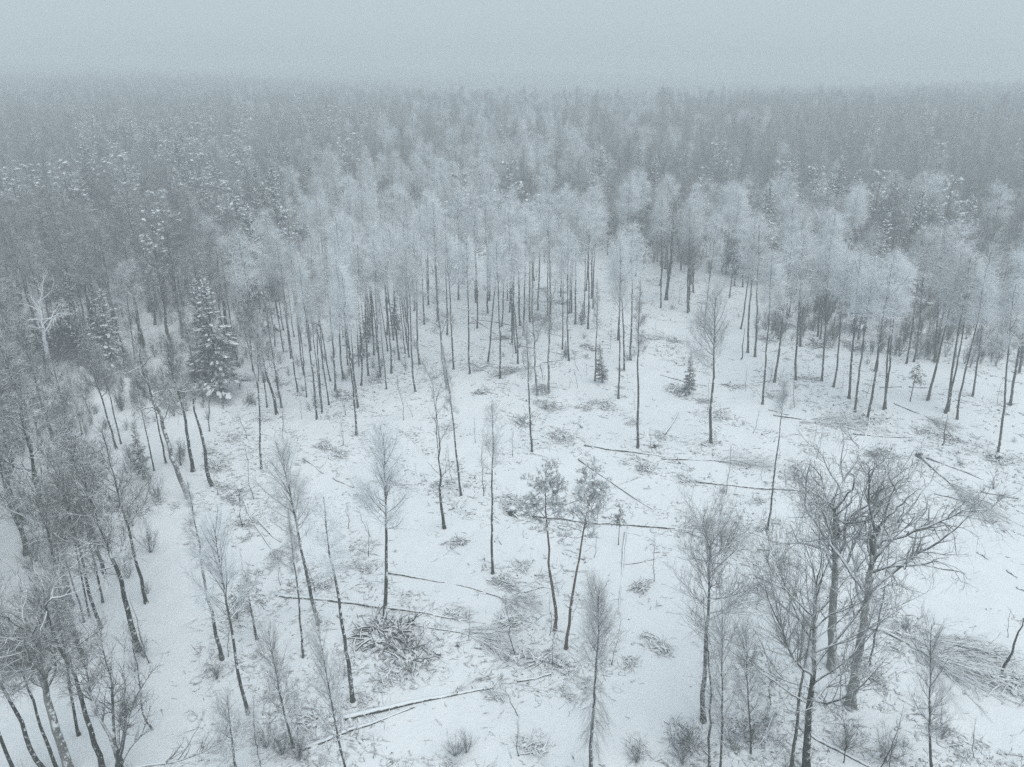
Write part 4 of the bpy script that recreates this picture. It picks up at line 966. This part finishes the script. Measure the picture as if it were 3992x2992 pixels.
instancer('undergrowth',under,[joined([('a',a,0),('b',b,0)],'under') for a,b in (BU+SP[:3])],'thin grey brushwood filling the floor of the wood','undergrowth')
# ------------------------------------------------------------------ broken twigs strewn over the snow
def litter():
    rng=np.random.default_rng(9); n=150000; y=34+201*rng.random(n)**1.25; x=rng.uniform(-1,1,n)*(y+14)*TAN*1.06
    k=inpoly(x,y,CLEARING); x,y=x[k],y[k]; ld=lane_dist(x,y)
    dens=f(x,y,.12,.2)*.35+f(x,y,.35,.7)*.45+f(x,y,.9,2.)*.45+rng.normal(0,.35,len(x)); pl=np.array([(a,b) for a,b,_ in PILES]); dp=np.full(len(x),99.)
    for a,b in pl: dp=np.minimum(dp,np.hypot(x-a,y-b))
    k=((dens>.3)|((dp<4.2)&(rng.random(len(x))<.55*(1-dp/4.4)+.1)))&((ld>2.6+rng.random(len(x))*1.5)|(rng.random(len(x))<.05)); x,y=x[k],y[k]; m=min(len(x),27000); x,y=x[:m],y[:m]
    az=rng.normal(.25,.9,m)+np.where(rng.random(m)<.5,0,np.pi); d=np.column_stack([np.cos(az),np.sin(az),rng.normal(.06,.12,m)]); ln=np.exp(rng.normal(-.55,.5,m))
    P=walk(rng,np.column_stack([x,y,gz(x,y)-.02]),d,ln,3,-.02,.2); R=taper(np.exp(rng.normal(-3.0,.42,m)),np.full(m,.012),3); P[...,2]=np.maximum(P[...,2],gz(P[...,0],P[...,1])+R*.4)
    g=Geo(); g.tubes(P,R,4)
    # upright dead stalks
    q=rng.integers(0,m,2600); ang=rng.normal(0,.35,(2600,2)); s=walk(rng,np.column_stack([x[q]+rng.normal(0,.5,2600),y[q]+rng.normal(0,.5,2600),gz(x[q],y[q])-.05]),np.column_stack([ang,np.ones(2600)]),rng.uniform(.3,1.1,2600),3,-.1,.12); g.tubes(s,taper(np.full(2600,.009),np.full(2600,.005),3),3)
    q=rng.integers(0,m,1500); h=Geo(); cx=x[q]+rng.normal(0,.5,1500); cy=y[q]+rng.normal(0,.5,1500); az=rng.random(1500)*6.28; sz=rng.uniform(.18,.5,(1500,1))*np.array([[1,.7,.4]])
    h.blobs(np.column_stack([cx,cy,gz(cx,cy)+.03]),np.column_stack([np.cos(az),np.sin(az),0*az]),sz,rng); l=bpy.data.objects.new('snow_lumps',h.mesh('snow_lumps',[M['snow']])); COL.objects.link(l); l['kind']='stuff'; l['label']='small snow lumps lying over buried twigs on the clearing floor'; l['category']='snow'
    o=bpy.data.objects.new('twig_litter',g.mesh('twig_litter',[M['litter']])); COL.objects.link(o); o['kind']='stuff'; o['label']='broken twigs and dead stalks strewn over the clearing snow'; o['category']='twigs'
litter()
# ------------------------------------------------------------------ haze: one even box of air round everything
def haze():
    x0,x1,y0,y1,z0,z1=-3400,3400,-1100,4800,-18,58
    V=np.array([(x,y,z) for x in(x0,x1) for y in(y0,y1) for z in(z0,z1)],float); F=np.array([(0,1,3,2),(4,6,7,5),(0,4,5,1),(2,3,7,6),(0,2,6,4),(1,5,7,3)])
    m=bpy.data.materials.new('haze'); m.use_nodes=True; t=m.node_tree; t.nodes.remove(t.nodes['Principled BSDF']); v=t.nodes.new('ShaderNodeVolumePrincipled')
    v.inputs['Color'].default_value=(.81,.86,.89,1); v.inputs['Density'].default_value=HAZE_DENSITY; t.links.new(v.outputs[0],t.nodes['Material Output'].inputs['Volume'])
    g=Geo(); g.add(V,F); o=bpy.data.objects.new('haze',g.mesh('haze',[m])); COL.objects.link(o); o['kind']='stuff'; o['label']='pale even winter fog filling the air over the wood'; o['category']='fog'
HAZE_DENSITY=.0021
haze()
